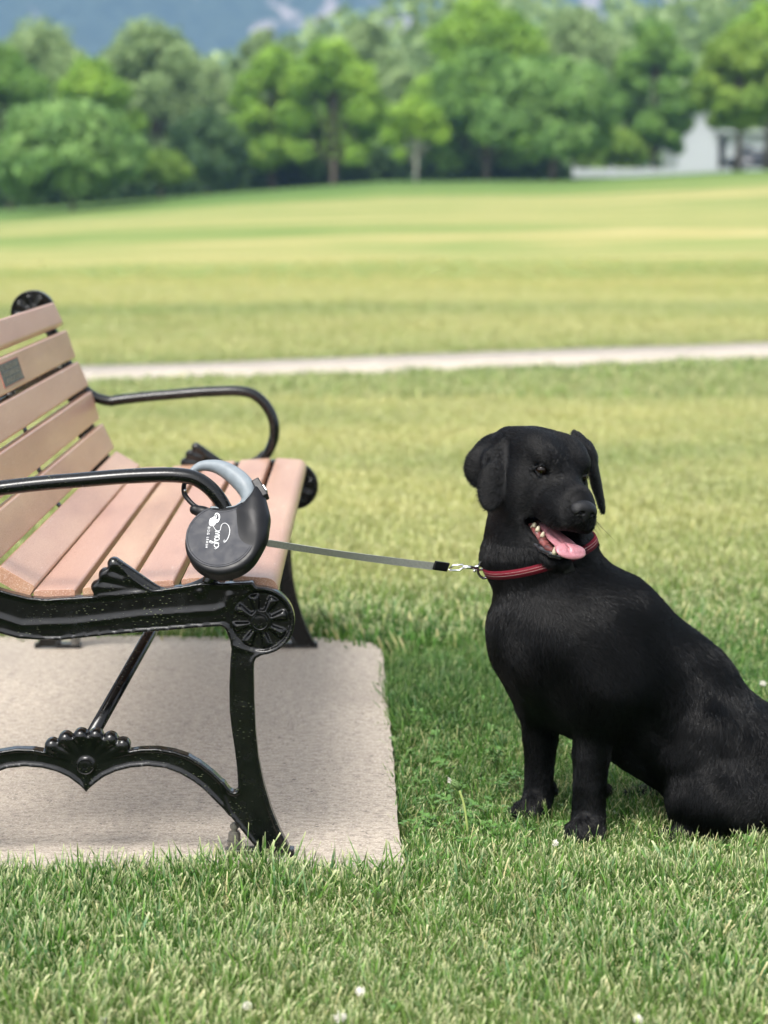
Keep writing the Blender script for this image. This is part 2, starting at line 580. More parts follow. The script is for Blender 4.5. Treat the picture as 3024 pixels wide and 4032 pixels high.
# haze: a closed box of thin air round everything
if HAZE:
    bm = bmesh.new()
    bm_box(bm, (0, 1285, 218), (2 * 2300, 2 * 1350, 442))
    mh = bpy.data.materials.new('haze_air'); mh.use_nodes = True
    nn = mh.node_tree.nodes
    for q in list(nn): nn.remove(q)
    pv = nn.new('ShaderNodeVolumePrincipled')
    pv.inputs['Color'].default_value = (0.38, 0.64, 1.0, 1)
    pv.inputs['Density'].default_value = HAZE_D
    pv.inputs['Anisotropy'].default_value = 0.0
    ou = nn.new('ShaderNodeOutputMaterial')
    mh.node_tree.links.new(pv.outputs[0], ou.inputs['Volume'])
    bm_obj('haze', bm, mh, kind='stuff')

# ------------------------------------------------------------------ trees
def m_leaf(name, lo, hi, tip):
    m = Mat(name)
    at = m.n.new('ShaderNodeAttribute'); at.attribute_name = 'tint'
    n = m.noise(m.geo(), 0.45, 4, 0.6)
    c = m.mix(m.rng(at.outputs['Fac'], 0, 1, 0, 1), lo, hi)
    c = m.mix(m.rng(n, 0.45, 0.7, 0, 0.8), c, tip)
    m.set(Base_Color=c, Roughness=0.6, Specular_IOR_Level=0.35)
    tr = m.n.new('ShaderNodeBsdfTranslucent'); m.l.new(c, tr.inputs['Color'])
    mx = m.n.new('ShaderNodeMixShader'); mx.inputs[0].default_value = 0.3
    m.l.new(m.b.outputs[0], mx.inputs[1]); m.l.new(tr.outputs[0], mx.inputs[2])
    m.l.new(mx.outputs[0], m.out.inputs['Surface'])
    return m.m


M_BARK = simple('grey_brown_bark', (0.11, 0.085, 0.065), 0.9)
LEAFS = {
    'bright': m_leaf('leaf_bright', (0.13, 0.25, 0.035), (0.29, 0.49, 0.06), (0.46, 0.66, 0.10)),
    'deep': m_leaf('leaf_deep', (0.09, 0.19, 0.04), (0.20, 0.37, 0.07), (0.33, 0.53, 0.11)),
    'blue': m_leaf('leaf_bluish', (0.11, 0.22, 0.06), (0.22, 0.39, 0.10), (0.36, 0.55, 0.16)),
    'grey': m_leaf('leaf_greyish', (0.16, 0.25, 0.095), (0.32, 0.44, 0.17), (0.44, 0.56, 0.26)),
    'yellow': m_leaf('leaf_yellowish', (0.12, 0.22, 0.035), (0.25, 0.39, 0.06), (0.38, 0.52, 0.09)),
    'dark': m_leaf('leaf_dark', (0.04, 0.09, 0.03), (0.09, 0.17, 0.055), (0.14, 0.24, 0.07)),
}


def tree(u, vtop, vbase, hw, Y, leaf, label, name='tree', lobes=36, leaves=18000, seed=1, trunk=0.12, split=None, size=0.34, group='trees along the far edge of the park', cat='tree', gappy=0.8, trunk_mat=None):
    """u, vtop, vbase, hw in the 1659-wide measure of the photo; Y = distance."""
    r = np.random.default_rng(seed)
    K = 1.8228
    top = P(u * K, vtop * K, Y); bx = top[0]
    zb = float(rise(np.array([bx]), np.array([Y]))[0])
    Hh = top[2] - zb; W = hw * K / FPX * Y * 1.22
    root = empty(name, (bx, Y, zb), label=label, cat=cat, group=group)
    cz0 = Hh * trunk; cz1 = Hh
    cen = []
    for i in range(lobes):
        for _ in range(60):
            t = r.uniform(0.05, 1.0)
            prof = math.sin(math.pi * min(1, (t * 0.86 + 0.14)) ** 0.85) ** 0.65
            a = r.uniform(0, 6.283); q = math.sqrt(r.uniform(0.1, 1)) * prof * 0.66
            x, y, z = q * W * math.cos(a), q * W * math.sin(a), cz0 + (cz1 - cz0) * (0.08 + 0.84 * t)
            if split and abs(x - split * W) < 0.10 * W and t > 0.6: continue
            if i < 9: q *= .55; x, y = q * W * math.cos(a), q * W * math.sin(a)
            else: q = prof * r.uniform(.62, .86); x, y = q * W * math.cos(a), q * W * math.sin(a)
            rr = W * (r.uniform(0.36, 0.50) if i < 9 else r.uniform(.17, .30)) * (0.65 + 0.35 * prof)
            if all((x - c[0]) ** 2 + (y - c[1]) ** 2 + (z - c[2]) ** 2 > (0.30 * rr + 0.25 * c[3]) ** 2 for c in cen): break
        cen.append((x, y, min(z, Hh - rr * 0.9), rr))
    for i in range(3):
        rr = W * r.uniform(.30, .42); cen[i] = (W * r.uniform(-.22, .22), W * r.uniform(-.3, .3), Hh - rr * (0.95 + .5 * i), rr)
    cen[3] = (-W * .66, 0, cz0 + (Hh - cz0) * .42, W * .34); cen[4] = (W * .66, -W * .1, cz0 + (Hh - cz0) * .45, W * .34); cen[5] = (-W * .45, -W * .3, cz0 + (Hh - cz0) * .72, W * .32); cen[6] = (W * .45, -W * .3, cz0 + (Hh - cz0) * .70, W * .32)
    cen = np.array(cen)
    w = cen[:, 3] ** 2; pick = r.choice(len(cen), leaves, p=w / w.sum())
    d = r.normal(size=(leaves, 3)); d /= np.linalg.norm(d, axis=1)[:, None]
    rr = cen[pick, 3] * (1 - 0.5 * r.random(leaves) ** 2.2 + r.normal(0, 0.09, leaves) + .16 * fbm(d[:, 0] * 3 + pick, d[:, 2] * 3 + d[:, 1] * 2, seed + 9, 3))
    c = cen[pick, :3] + d * rr[:, None] * np.array([1, 1, 0.85])
    # clumping gaps
    nz = fbm(c[:, 0] * 1.3 + seed, c[:, 2] * 1.3 + c[:, 1], seed + 50, 3)
    keep = (nz > -gappy) & (c[:, 2] > cz0 * 0.6)
    c = c[keep]; d = d[keep]; n = len(c)
    s = size * r.uniform(0.6, 1.4, n)
    nrm = d * 0.6 + r.normal(size=(n, 3)) * 0.6 + np.array([0, 0, 0.35]); nrm /= np.linalg.norm(nrm, axis=1)[:, None]
    up = r.normal(size=(n, 3)); e1 = np.cross(nrm, up); e1 /= np.linalg.norm(e1, axis=1)[:, None]; e2 = np.cross(nrm, e1)
    q = [c + e1 * s[:, None] * 0.5, c + e2 * s[:, None] * 0.36, c - e1 * s[:, None] * 0.5, c - e2 * s[:, None] * 0.36]
    V = np.stack(q, 1).reshape(-1, 3); F = np.arange(4 * n).reshape(-1, 4)
    me = mesh_np('crown', V, F, LEAFS[leaf], smooth=False)
    at = me.attributes.new('tint', 'FLOAT', 'POINT'); at.data.foreach_set('value', np.repeat(r.random(n), 4).astype(np.float32))
    link(bpy.data.objects.new('crown', me), root)
    # trunk and limbs
    bm = bmesh.new(); tr = max(0.10, 0.020 * Hh) if trunk_mat is None else 0.07
    tp = [(0, 0, -0.3), (0.02 * W, 0, cz0 * 0.8), (0.0, 0, cz0 + 0.25 * Hh), (0.03 * W, 0, Hh * 0.72)]
    tube(bm, tp, [tr * 1.3, tr, tr * 0.7, tr * 0.25], 8)
    for c_ in cen[:7]:
        z0 = cz0 * 0.9 + 0.1 * Hh * r.random()
        tube(bm, [(0, 0, z0), (c_[0] * 0.5, c_[1] * 0.5, (z0 + c_[2]) * 0.52), tuple(c_[:3])], [tr * 0.55, tr * 0.35, tr * 0.12], 6)
    bm_obj('trunk', bm, trunk_mat or M_BARK, root, smooth=True)
    return root


T = tree
T(78, 32, 420, 125, 150, 'grey', 'tall pale green tree at the far left, rising behind the round bluish tree', seed=21, lobes=36, gappy=.9)
T(15, 95, 440, 95, 128, 'deep', 'mid green tree cut off by the left edge of the picture', seed=22)
T(205, 120, 430, 85, 136, 'bright', 'green tree between the left edge trees and the tall willow', seed=23)
T(150, 205, 458, 132, 112, 'blue', 'round bluish green tree low on the left with foliage almost to the grass', seed=24, lobes=38, trunk=0.07)
T(330, 32, 425, 112, 150, 'grey', 'tall grey green willow with loose top left of centre', seed=25, lobes=38, gappy=.8)
T(450, 122, 425, 72, 158, 'grey', 'pale tree filling the gap right of the tall grey willow', seed=26, gappy=.8)
T(345, 322, 416, 56, 118, 'yellow', 'small round yellow green tree standing in front of the dark shrubs', name='small_tree', seed=27, lobes=11, leaves=5000, trunk=0.18, size=0.24)
T(445, 235, 418, 75, 135, 'dark', 'dark leafy tree right of the small yellow green tree', seed=28, trunk=0.03)
T(585, 98, 408, 78, 140, 'bright', 'bright green crown left of the forked trunk, twin of the one beside it', seed=29, lobes=34, trunk=0.05)
T(718, 80, 405, 98, 138, 'bright', 'bright green tree with stout trunk left of picture centre', seed=30, lobes=36, trunk=0.10)
T(650, 215, 410, 135, 146, 'deep', 'deep green tree filling the space under the two bright crowns', seed=31, trunk=0.04)
T(790, 40, 400, 85, 175, 'grey', 'hazy pale tree with wispy top just left of the tallest tree', seed=32, gappy=0.35, lobes=36)
T(560, 60, 400, 70, 185, 'grey', 'thin hazy tree seen against the mountain behind the bright pair', seed=43, gappy=0.3)
T(860, 130, 400, 60, 165, 'grey', 'pale tree behind the staked young tree', seed=33, gappy=0.4)
T(898, 205, 392, 60, 120, 'bright', 'young staked tree with pale thin trunk and light green crown', name='small_tree', seed=34, lobes=12, leaves=6000, trunk=0.22, size=0.26, trunk_mat=simple('pale_trunk_wrap', (0.42, 0.40, 0.36), 0.8))
T(1050, -18, 388, 135, 145, 'bright', 'tallest and broadest tree, dense green, right of centre', seed=35, lobes=44, leaves=26000, trunk=0.07)
T(1050, 100, 388, 128, 141, 'deep', 'deep green lower tree merged with the tallest one', seed=36, lobes=34, trunk=0.10)
T(1245, 8, 385, 115, 168, 'grey', 'tall grey green tree behind the tree with the bare reddish trunk', seed=37, lobes=38)
T(1195, 112, 398, 118, 122, 'blue', 'conical green tree on a bare reddish trunk right of the tallest tree', seed=38, lobes=40, trunk=0.18)
T(1415, 38, 380, 82, 145, 'deep', 'narrow dark green tree standing left of the white house', seed=39, lobes=34, trunk=0.05)
T(1325, 275, 380, 62, 142, 'yellow', 'low yellowish bushy tree above the left end of the white fence', seed=40, trunk=0.05, leaves=7000)
T(1600, 45, 372, 84, 122, 'yellow', 'yellow green tree in front of the white house, trunk before the porch', seed=41, lobes=36, leaves=20000, trunk=0.24)
T(1665, 0, 372, 105, 132, 'bright', 'tall bright tree cut off by the right edge of the picture', seed=42, lobes=38, trunk=0.28)
# clipped dark shrubs in the shade under the trees: one running thicket
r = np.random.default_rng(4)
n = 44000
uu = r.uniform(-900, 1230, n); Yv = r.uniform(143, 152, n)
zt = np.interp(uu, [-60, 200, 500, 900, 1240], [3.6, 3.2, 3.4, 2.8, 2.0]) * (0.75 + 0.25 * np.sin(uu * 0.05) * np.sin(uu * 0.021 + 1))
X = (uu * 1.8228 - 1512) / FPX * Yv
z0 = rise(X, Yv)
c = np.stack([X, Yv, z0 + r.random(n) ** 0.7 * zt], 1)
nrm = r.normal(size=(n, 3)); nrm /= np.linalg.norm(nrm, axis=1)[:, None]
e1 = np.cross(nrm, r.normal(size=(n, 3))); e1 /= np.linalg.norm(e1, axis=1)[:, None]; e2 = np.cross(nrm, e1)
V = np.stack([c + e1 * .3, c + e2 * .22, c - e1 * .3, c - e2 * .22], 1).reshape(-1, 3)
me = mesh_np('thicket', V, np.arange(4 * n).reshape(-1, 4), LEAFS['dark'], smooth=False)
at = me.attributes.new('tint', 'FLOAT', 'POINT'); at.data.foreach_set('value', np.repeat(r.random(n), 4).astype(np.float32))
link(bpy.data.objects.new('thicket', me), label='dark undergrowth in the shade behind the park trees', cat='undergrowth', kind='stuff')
# distant wood on the rise behind the tree line
n = 60000
uu = r.uniform(-1200, 3000, n); Yv = r.uniform(215, 300, n); X = (uu * 1.8228 - 1512) / FPX * Yv
zt = (16 + 6 * fbm(X / 9, Yv / 9, 77, 3)) * np.interp(uu, [-150, 500, 900, 1800], [0.75, 0.8, 1.15, 1.35])
c = np.stack([X, Yv, 1 + r.random(n) ** 0.55 * np.maximum(zt, 3)], 1)
V = np.stack([c + e1[np.arange(n) % 44000] * .8, c + e2[np.arange(n) % 44000] * .6, c - e1[np.arange(n) % 44000] * .8, c - e2[np.arange(n) % 44000] * .6], 1).reshape(-1, 3)
me = mesh_np('far_wood', V, np.arange(4 * n).reshape(-1, 4), LEAFS['grey'], smooth=False)
at = me.attributes.new('tint', 'FLOAT', 'POINT'); at.data.foreach_set('value', np.repeat(r.random(n), 4).astype(np.float32))
link(bpy.data.objects.new('far_wood', me), label='hazy wood on the rise between the park trees and the mountain', cat='wood', kind='stuff')

# ------------------------------------------------------------------ white house, fence, cars
M_WHITE = simple('white_paint', (0.46, 0.48, 0.51), 0.7)
M_ROOF = simple('grey_shingle', (0.34, 0.35, 0.37), 0.9)
M_DGLASS = simple('dark_window_glass', (0.02, 0.025, 0.03), 0.08)
M_TYRE = simple('black_rubber', (0.012, 0.012, 0.013), 0.8)
M_CHROME = simple('polished_chrome', (0.75, 0.76, 0.78), 0.12, 1.0)


def K(u, v, Y): return P(u * 1.8228, v * 1.8228, Y)


a = K(1466, 330, 160); b = K(1545, 225, 160)
zg = float(rise(np.array([a[0]]), np.array([160.]))[0])
house = empty('white_house', (a[0] + 4, 160, zg), label='white gabled house with a low porch behind the right hand trees', cat='house')
x0, x1 = -4.0, -1.2
ez = b[2] - zg - 1.0
bm = bmesh.new()
pts = [(x0, 0), (x0, ez - 1.2), ((x0 + x1) / 2, ez + 0.8), (x1, ez - 1.2), (x1, 0)]
fr = [bm.verts.new((x, 0, z)) for x, z in pts]; bk = [bm.verts.new((x, 9, z)) for x, z in pts]
bm.faces.new(fr); bm.faces.new(bk[::-1])
for i in range(5):
    j = (i + 1) % 5; bm.faces.new((fr[i], bk[i], bk[j], fr[j]))
bm_obj('wall', bm, M_WHITE, house)
bm = bmesh.new(); bm_box(bm, (3.9, 3.2, 1.55), (9.0, 6, 3.1)); bm_obj('porch_wall', bm, M_WHITE, house)
for s in (-1, 1):
    bm = bmesh.new()
    cx = (x0 + x1) / 2; L = math.hypot(1.4, 2.0) + .35
    bm_box(bm, (cx + s * 0.78, 4.4, ez - 0.12), (L, 9.6, 0.12), Euler((0, s * math.atan2(2.0, 1.4), 0)).to_matrix())
    bm_obj('roof', bm, M_ROOF, house)
bm = bmesh.new(); bm_box(bm, (3.6, 3.0, 3.22), (10.2, 6.8, 0.18)); bm_obj('porch_roof', bm, M_WHITE, house)
for wx, wz, ww, wh in ((0.6, 1.7, 1.3, 1.2), (3.0, 1.7, 1.3, 1.2), (5.6, 1.7, 1.3, 1.2)):
    y = 0.0 if wx < 0 and wx < -1 else 0.2
    bm = bmesh.new()
    for sx, sz, w_, h_ in ((-ww / 2, 0, .1, wh), (ww / 2, 0, .1, wh), (0, -wh / 2, ww + .1, .1), (0, wh / 2, ww + .1, .1), (0, 0, .05, wh - .1)):
        bm_box(bm, (wx + sx, y - 0.05, wz + sz), (w_, .1, h_))
    f = bm_obj('window', bm, M_WHITE, house)
    bm = bmesh.new(); bm_box(bm, (wx, y - 0.012, wz), (ww - .1, .02, wh - .1)); bm_obj('pane', bm, M_DGLASS, f)
# white low fence: posts, rails and pickets as parts
fa = K(1240, 382, 138); fb = K(1570, 376, 138)
fx0, fx1 = fa[0], fb[0]
zf = float(rise(np.array([(fx0 + fx1) / 2]), np.array([138.]))[0])
fence = empty('white_fence', (fx0, 138, zf), label='long low white fence in front of the house and parked cars', cat='fence')
fl = fx1 - fx0
bmp = bmesh.new(); bm_box(bmp, (0, 0, 0.34), (0.14, 0.14, 0.70)); me_post = bpy.data.meshes.new('post'); bmp.to_mesh(me_post); bmp.free(); me_post.materials.append(M_WHITE)
bmp = bmesh.new(); bm_box(bmp, (0, 0, 0.30), (0.17, 0.03, 0.52)); me_pk = bpy.data.meshes.new('picket'); bmp.to_mesh(me_pk); bmp.free(); me_pk.materials.append(M_WHITE)
npo = int(fl / 2.0)
for i in range(npo + 1):
    o = bpy.data.objects.new('post', me_post); o.location = (fl * i / npo, 0, 0); link(o, fence)
for z in (0.15, 0.46):
    bm = bmesh.new(); bm_box(bm, (fl / 2, 0.05, z), (fl, 0.05, 0.09)); bm_obj('rail', bm, M_WHITE, fence)
npk = int(fl / 0.21)
for i in range(npk):
    o = bpy.data.objects.new('picket', me_pk); o.location = (0.1 + 0.21 * i, -0.03, 0); link(o, fence)


def car(u, v, Y, col, label, rot=0.0, name='parked_car'):
    c = K(u, v, Y); z = float(rise(np.array([c[0]]), np.array([float(Y)]))[0])
    root = empty(name, (c[0], Y, z), (0, 0, rot), label=label, cat='car')
    mp = simple('car_paint', col, 0.2)
    prof = [(-2.2, .35), (-2.25, .75), (-2.1, .95), (-1.45, 1.02), (-0.85, 1.45), (0.55, 1.48), (1.25, 1.02), (2.05, .88), (2.2, .62), (2.2, .35)]
    bm = bmesh.new()
    A = [bm.verts.new((x, -.85 if z_ < 1.1 else -.66, z_)) for x, z_ in prof]; B = [bm.verts.new((x, .85 if z_ < 1.1 else .66, z_)) for x, z_ in prof]
    bm.faces.new(A); bm.faces.new(B[::-1])
    for i in range(len(prof)):
        j = (i + 1) % len(prof); bm.faces.new((A[i], B[i], B[j], A[j]))
    bmesh.ops.bevel(bm, geom=bm.edges[:], offset=0.05, segments=2, affect='EDGES')
    bm_obj('body', bm, mp, root, smooth=True)
    for s in (-1, 1):
        bm = bmesh.new()
        q = [(-1.32, 1.04), (-0.82, 1.40), (0.50, 1.42), (1.08, 1.04)]
        vs4 = [bm.verts.new((x, s * (.872 - (z_ - 1.02) * .48), z_)) for x, z_ in q]; vb = [bm.verts.new((x, s * (.84 - (z_ - 1.02) * .48), z_)) for x, z_ in q]
        bm.faces.new(vs4); bm.faces.new(vb[::-1])
        for i in range(4):
            j = (i + 1) % 4; bm.faces.new((vs4[i], vb[i], vb[j], vs4[j]))
        bm_obj('window', bm, M_DGLASS, root)
        for x in (-1.35, 1.4):
            bm = bmesh.new(); bmesh.ops.create_cone(bm, cap_ends=True, segments=20, radius1=.33, radius2=.33, depth=.22, matrix=Matrix.Translation((x, s * .80, .33)) @ Matrix.Rotation(rad(90), 4, 'X'))
            w_ = bm_obj('wheel', bm, M_TYRE, root)
            bm = bmesh.new(); bmesh.ops.create_cone(bm, cap_ends=True, segments=16, radius1=.2, radius2=.16, depth=.03, matrix=Matrix.Translation((x, s * .93, .33)) @ Matrix.Rotation(rad(90), 4, 'X'))
            bm_obj('rim', bm, M_CHROME, w_)


car(1640, 362, 146, (0.02, 0.025, 0.035), 'dark parked car at the right end of the white fence')
car(1008, 372, 154, (0.6, 0.6, 0.6), 'white parked car half hidden in the shade under the tallest tree')
# ------------------------------------------------------------------ park bench
M_IRON = m_iron(); M_PLANK = m_plank()
M_STEEL = simple('weathered_zinc_bolt', (0.20, 0.19, 0.17), 0.45, 0.8)
YN, YF, BROT = 3.60, 5.355, rad(0.42)
BX = -0.203
bench = empty('park_bench', (BX, YN, 0), (0, 0, BROT), label='park bench with brown plank seat and black cast iron ends on the concrete pad', cat='bench')


def BL(p):
    """world -> bench local"""
    d = np.array(p, float) - np.array([BX, YN, 0]); c, s = math.cos(-BROT), math.sin(-BROT)
    return np.array([c * d[0] - s * d[1], s * d[0] + c * d[1], d[2]])


def N2(u, v):           # near end, photograph px -> local XZ
    q = BL(P(u, v, YN)); return np.array([q[0], q[2]])


def F2(u, v):           # far end
    q = BL(P(u, v, YF - 0.01)); return np.array([q[0] + 0.0060, q[2] + 0.0050])


def poly_sdf(X, Z, poly):
    poly = np.asarray(poly, float); d = np.full(X.shape, 1e9); ins = np.zeros(X.shape, bool)
    n = len(poly)
    for i in range(n):
        a = poly[i]; b = poly[(i + 1) % n]; e = b - a
        wx, wz = X - a[0], Z - a[1]
        t = np.clip((wx * e[0] + wz * e[1]) / max(e @ e, 1e-12), 0, 1)
        d = np.minimum(d, (wx - e[0] * t) ** 2 + (wz - e[1] * t) ** 2)
        if abs(b[1] - a[1]) > 1e-12:
            ins ^= ((a[1] > Z) != (b[1] > Z)) & (X < (b[0] - a[0]) * (Z - a[1]) / (b[1] - a[1]) + a[0])
    return np.where(ins, -1, 1) * np.sqrt(d)


def seg_sdf(X, Z, a, b, ra, rb):
    ab = b - a; t = np.clip(((X - a[0]) * ab[0] + (Z - a[1]) * ab[1]) / (ab @ ab), 0, 1)
    return np.hypot(X - a[0] - t * ab[0], Z - a[1] - t * ab[1]) - (ra + (rb - ra) * t)


# slats: top corners read at the far end -> (start, end) in XZ, front face up/forward
back_px = [((205, 1196), (244, 1281)), ((256, 1305), (291, 1409)), ((301, 1429), (342, 1521)), ((353, 1545), (385, 1652)), ((398, 1672), (443, 1767))]
slats = [(F2(*a), F2(*b)) for a, b in back_px]
slats = [(a, b + (b - a) / np.linalg.norm(b - a) * 0.003) for a, b in slats]
s1 = (F2(449, 1780), F2(546, 1838))
seat_px_n = [((125, 2340), (290, 2337)), ((318, 2331), (486, 2321)), ((512, 2312), (680, 2300)), ((709, 2296), (884, 2286)), ((916, 2284), (1096, 2296))]
SEATZ = [N2(*a) for a, b in seat_px_n]
seat = [s1]
# smooth seat curve: straight pieces 70 mm wide
for (a, b) in seat_px_n:
    A, B = N2(*a), N2(*b)
    seat.append((A + [0, 0.004], B + [0, 0.004]))
PK = N2(1001, 0)[0] - N2(1000, 0)[0]
px = 0.000412      # metres per photograph px at the near end

rail_top = [(1000, 2287), (873, 2293), (792, 2290), (724, 2302), (626, 2316), (480, 2334), (357, 2343), (180, 2353), (118, 2347), (47, 2329)]
rail_bot = [(157, 2513), (235, 2515), (300, 2508), (415, 2496), (558, 2484), (667, 2476), (781, 2466), (873, 2461), (893, 2471), (907, 2505), (914, 2535), (1015, 2575), (1040, 2440)]
sl_dir = slats[2][1] - slats[2][0]; sl_dir /= np.linalg.norm(sl_dir); sl_n = np.array([sl_dir[1], -sl_dir[0]])   # pointing back
if sl_n[0] > 0: sl_n = -sl_n
TH = 0.024
back_front = [slats[i][0] + sl_n * (TH + 0.001) for i in range(5)] + [slats[4][1] + sl_n * (TH + 0.001)]
disc_top = F2(121, 1239) + np.array([0.0, 0.0]); DR = 0.0535
W_ = [0.020, 0.026, 0.032, 0.038, 0.044, 0.052]
back_rear = [p + sl_n * w for p, w in zip(back_front, W_)]
poly_rail = [N2(*p) for p in rail_top] + [N2(-10, 2312), s1[0] + sl_n * 0.012 + [0, -0.022]] + back_front[::-1][:1] + [back_rear[-1] + np.array([-0.002, 0]), N2(-150, 2430), N2(-40, 2475), N2(78, 2508)] + [N2(*p) for p in rail_bot]
poly_back = back_front + back_rear[::-1]
leg = [(914, 2535), (908, 2600), (904, 2700), (906, 2800), (914, 2869), (925, 2939), (935, 3022), (939, 3090), (934, 3107), (925, 3113), (911, 3108), (883, 3077), (870, 3120), (904, 3202), (960, 3271), (1008, 3330), (1030, 3372), (1030, 3378), (1164, 3378), (1150, 3352), (1105, 3268), (1070, 3181), (1039, 3077), (1018, 2973), (1008, 2869), (1002, 2749), (1000, 2640), (1001, 2605), (1010, 2586), (1030, 2560)]
arch_up = [(883, 3077), (842, 3036), (793, 2998), (745, 2970), (689, 2951), (620, 2940), (551, 2942), (512, 2949), (440, 2965), (343, 2985)]
arch_lo = [(343, 3107), (377, 3078), (412, 3052), (460, 3030), (516, 3016), (585, 3010), (655, 3018), (710, 3039), (759, 3067), (800, 3098), (849, 3147), (904, 3202)]
mir = lambda pts: [(686 - u, v) for u, v in pts]
P_leg = [N2(*p) for p in leg]; P_leg2 = [N2(*p) for p in mir(leg)]
P_arch = [N2(*p) for p in arch_up + arch_lo]; P_arch2 = [N2(*p) for p in mir(arch_up + arch_lo)]
C_roll = N2(1026, 2441); R_roll = 137 * px
C_sh = N2(343, 3005)
h = 0.0023
xs = np.arange(-0.76, 0.075, h); zs = np.arange(-0.004, 0.89, h); ys = np.arange(-0.030, 0.0305, h)
X, Z = np.meshgrid(xs, zs, indexing='ij')
d = poly_sdf(X, Z, poly_rail)
for Q, k in ((poly_back, 0.01), (P_leg, 0.008), (P_leg2, 0.008), (P_arch, 0.006), (P_arch2, 0.006)):
    d = smin(d, poly_sdf(X, Z, Q), k)
# the rear leg carries up to the rail
d = smin(d, seg_sdf(X, Z, N2(-255, 2640), N2(-130, 2440), 0.020, 0.03), 0.03)
d = smin(d, np.hypot(X - C_roll[0], Z - C_roll[1]) - R_roll, 0.008)
d = smin(d, np.hypot(X - disc_top[0], Z - disc_top[1]) - DR, 0.01)
leafp = [(640, 2330), (569, 2300), (529, 2270), (497, 2240), (470, 2210), (445, 2215), (405, 2255), (372, 2305), (372, 2345)]
d = smin(d, poly_sdf(X, Z, [N2(*p) for p in leafp]), .002)
shp = [(178, 2962), (190, 2935), (250, 2905), (320, 2893), (381, 2893), (440, 2908), (500, 2935), (512, 2960), (343, 3030)]
d = smin(d, poly_sdf(X, Z, [N2(*p) for p in shp]), .002)
# feet reach the pad
for x0_, x1_ in ((890, 1164), (-478, -204)):
    a = N2(x0_, 3375); b = N2(x1_, 3375)
    d = np.minimum(d, np.maximum(np.abs(X - (a[0] + b[0]) / 2) - (b[0] - a[0]) / 2 + 0.002, np.abs(Z - 0.006) - 0.007))
rim = np.clip((0.0095 + d) / 0.0080, 0, 1)             # 1 at the edge, 0 inside
hgt = 0.0105 + 0.0036 * rim * rim * (3 - 2 * rim)
r_roll = np.hypot(X - C_roll[0], Z - C_roll[1]); r_top = np.hypot(X - disc_top[0], Z - disc_top[1])
for C_, rr_ in ((C_roll, r_roll), (disc_top, r_top)):
    inside = rr_ < R_roll * 0.86
    ang = np.arctan2(Z - C_[1], X - C_[0])
    pet = np.abs(((ang - 0.25) / (2 * math.pi / 8) + 0.5) % 1 - 0.5) * 2 * math.pi / 8 * rr_      # distance to nearest petal axis
    rad_ = np.clip((rr_ - 0.019) / (0.044 - 0.019), 0, 1)
    wid = 0.0035 + 0.0055 * rad_
    m_ = np.clip(1 - (pet / wid) ** 2, 0, 1) * (rr_ > 0.015) * np.clip((0.0455 - rr_) / 0.005, 0, 1)
    hgt = np.where(inside, 0.0085 + 0.0065 * np.sqrt(m_), hgt)
    hgt = np.where((rr_ < 0.019), 0.0145, hgt)
# lower flange line on the seat rail, and the fluted leaf and shell ornaments
fl = np.full(X.shape, 1e9)
lp = [N2(-60, 2390), N2(0, 2422), N2(90, 2452), N2(300, 2445), N2(560, 2415), N2(850, 2395), N2(890, 2380), N2(905, 2340)]
for a, b in zip(lp, lp[1:]): fl = np.minimum(fl, seg_sdf(X, Z, a, b, 0.0, 0.0))
hgt = np.where((d < -0.001) & (r_roll > R_roll * 0.86), hgt + 0.0022 * np.exp(-(fl / 0.0055) ** 2), hgt)
below = (d < 0) & (fl < 0.02) & (Z < np.interp(X, [p[0] for p in lp[:-1]], [p[1] for p in lp[:-1]])) & (Z > C_roll[1] - 0.03) & (X < C_roll[0] - R_roll)
hgt = hgt + np.where(below, 0.0012, 0)
f3 = np.maximum(d[:, None, :], np.abs(ys)[None, :, None] - hgt[:, None, :])
e1_, e2_ = d[:, None, :] + 0.003, np.abs(ys)[None, :, None] - hgt[:, None, :] + 0.003
f3 = np.minimum(np.maximum(e1_, e2_), 0) + np.sqrt(np.maximum(e1_, 0) ** 2 + np.maximum(e2_, 0) ** 2) - 0.003
lob = []
def L3(a, b, ra, rb, dy=0.0):
    for s in (-1, 1):
        lob.append(cone((a[0], 0.002 * s, a[1]), (b[0], s * (0.004 + dy), b[1]), ra, rb, k=0.0022))
for tu, tv, r_ in ((450, 2217, 26), (416, 2260, 27), (386, 2308, 27)):
    L3(N2(640, 2325), N2(tu, tv), 6 * px, r_ * px)
L3(N2(640, 2322), N2(505, 2272), 8 * px, 24 * px)
for tu, tv in ((204, 2926), (259, 2900), (320, 2888), (381, 2888), (440, 2902), (490, 2924)):
    L3(N2(343 + (tu - 343) * 0.2, 3010 + (tv - 3010) * 0.2), N2(343 + (tu - 343) * .97, tv + 6), 12 * px, 31 * px, 0.001)
L3(C_sh, C_sh, 40 * px, 40 * px, -0.004)
# foot of the front arm rest on the rail
L3(N2(790, 2325), N2(845, 2262), 30 * px, 24 * px, -0.004)
L3(N2(740, 2320), N2(830, 2285), 18 * px, 22 * px, -0.004)
g = sdf_grid(lob, xs, ys, zs)
f3 = smin(f3, g, 0.004)
V, F = surface_nets(f3.astype(np.float32), xs, ys, zs)
me_end = mesh_np('end_frame', V, F, M_IRON)
LB = YF - YN
end0 = link(bpy.data.objects.new('end_frame', me_end), bench)
end1 = bpy.data.objects.new('end_frame', me_end); end1.location = (0, LB, 0); link(end1, bench)

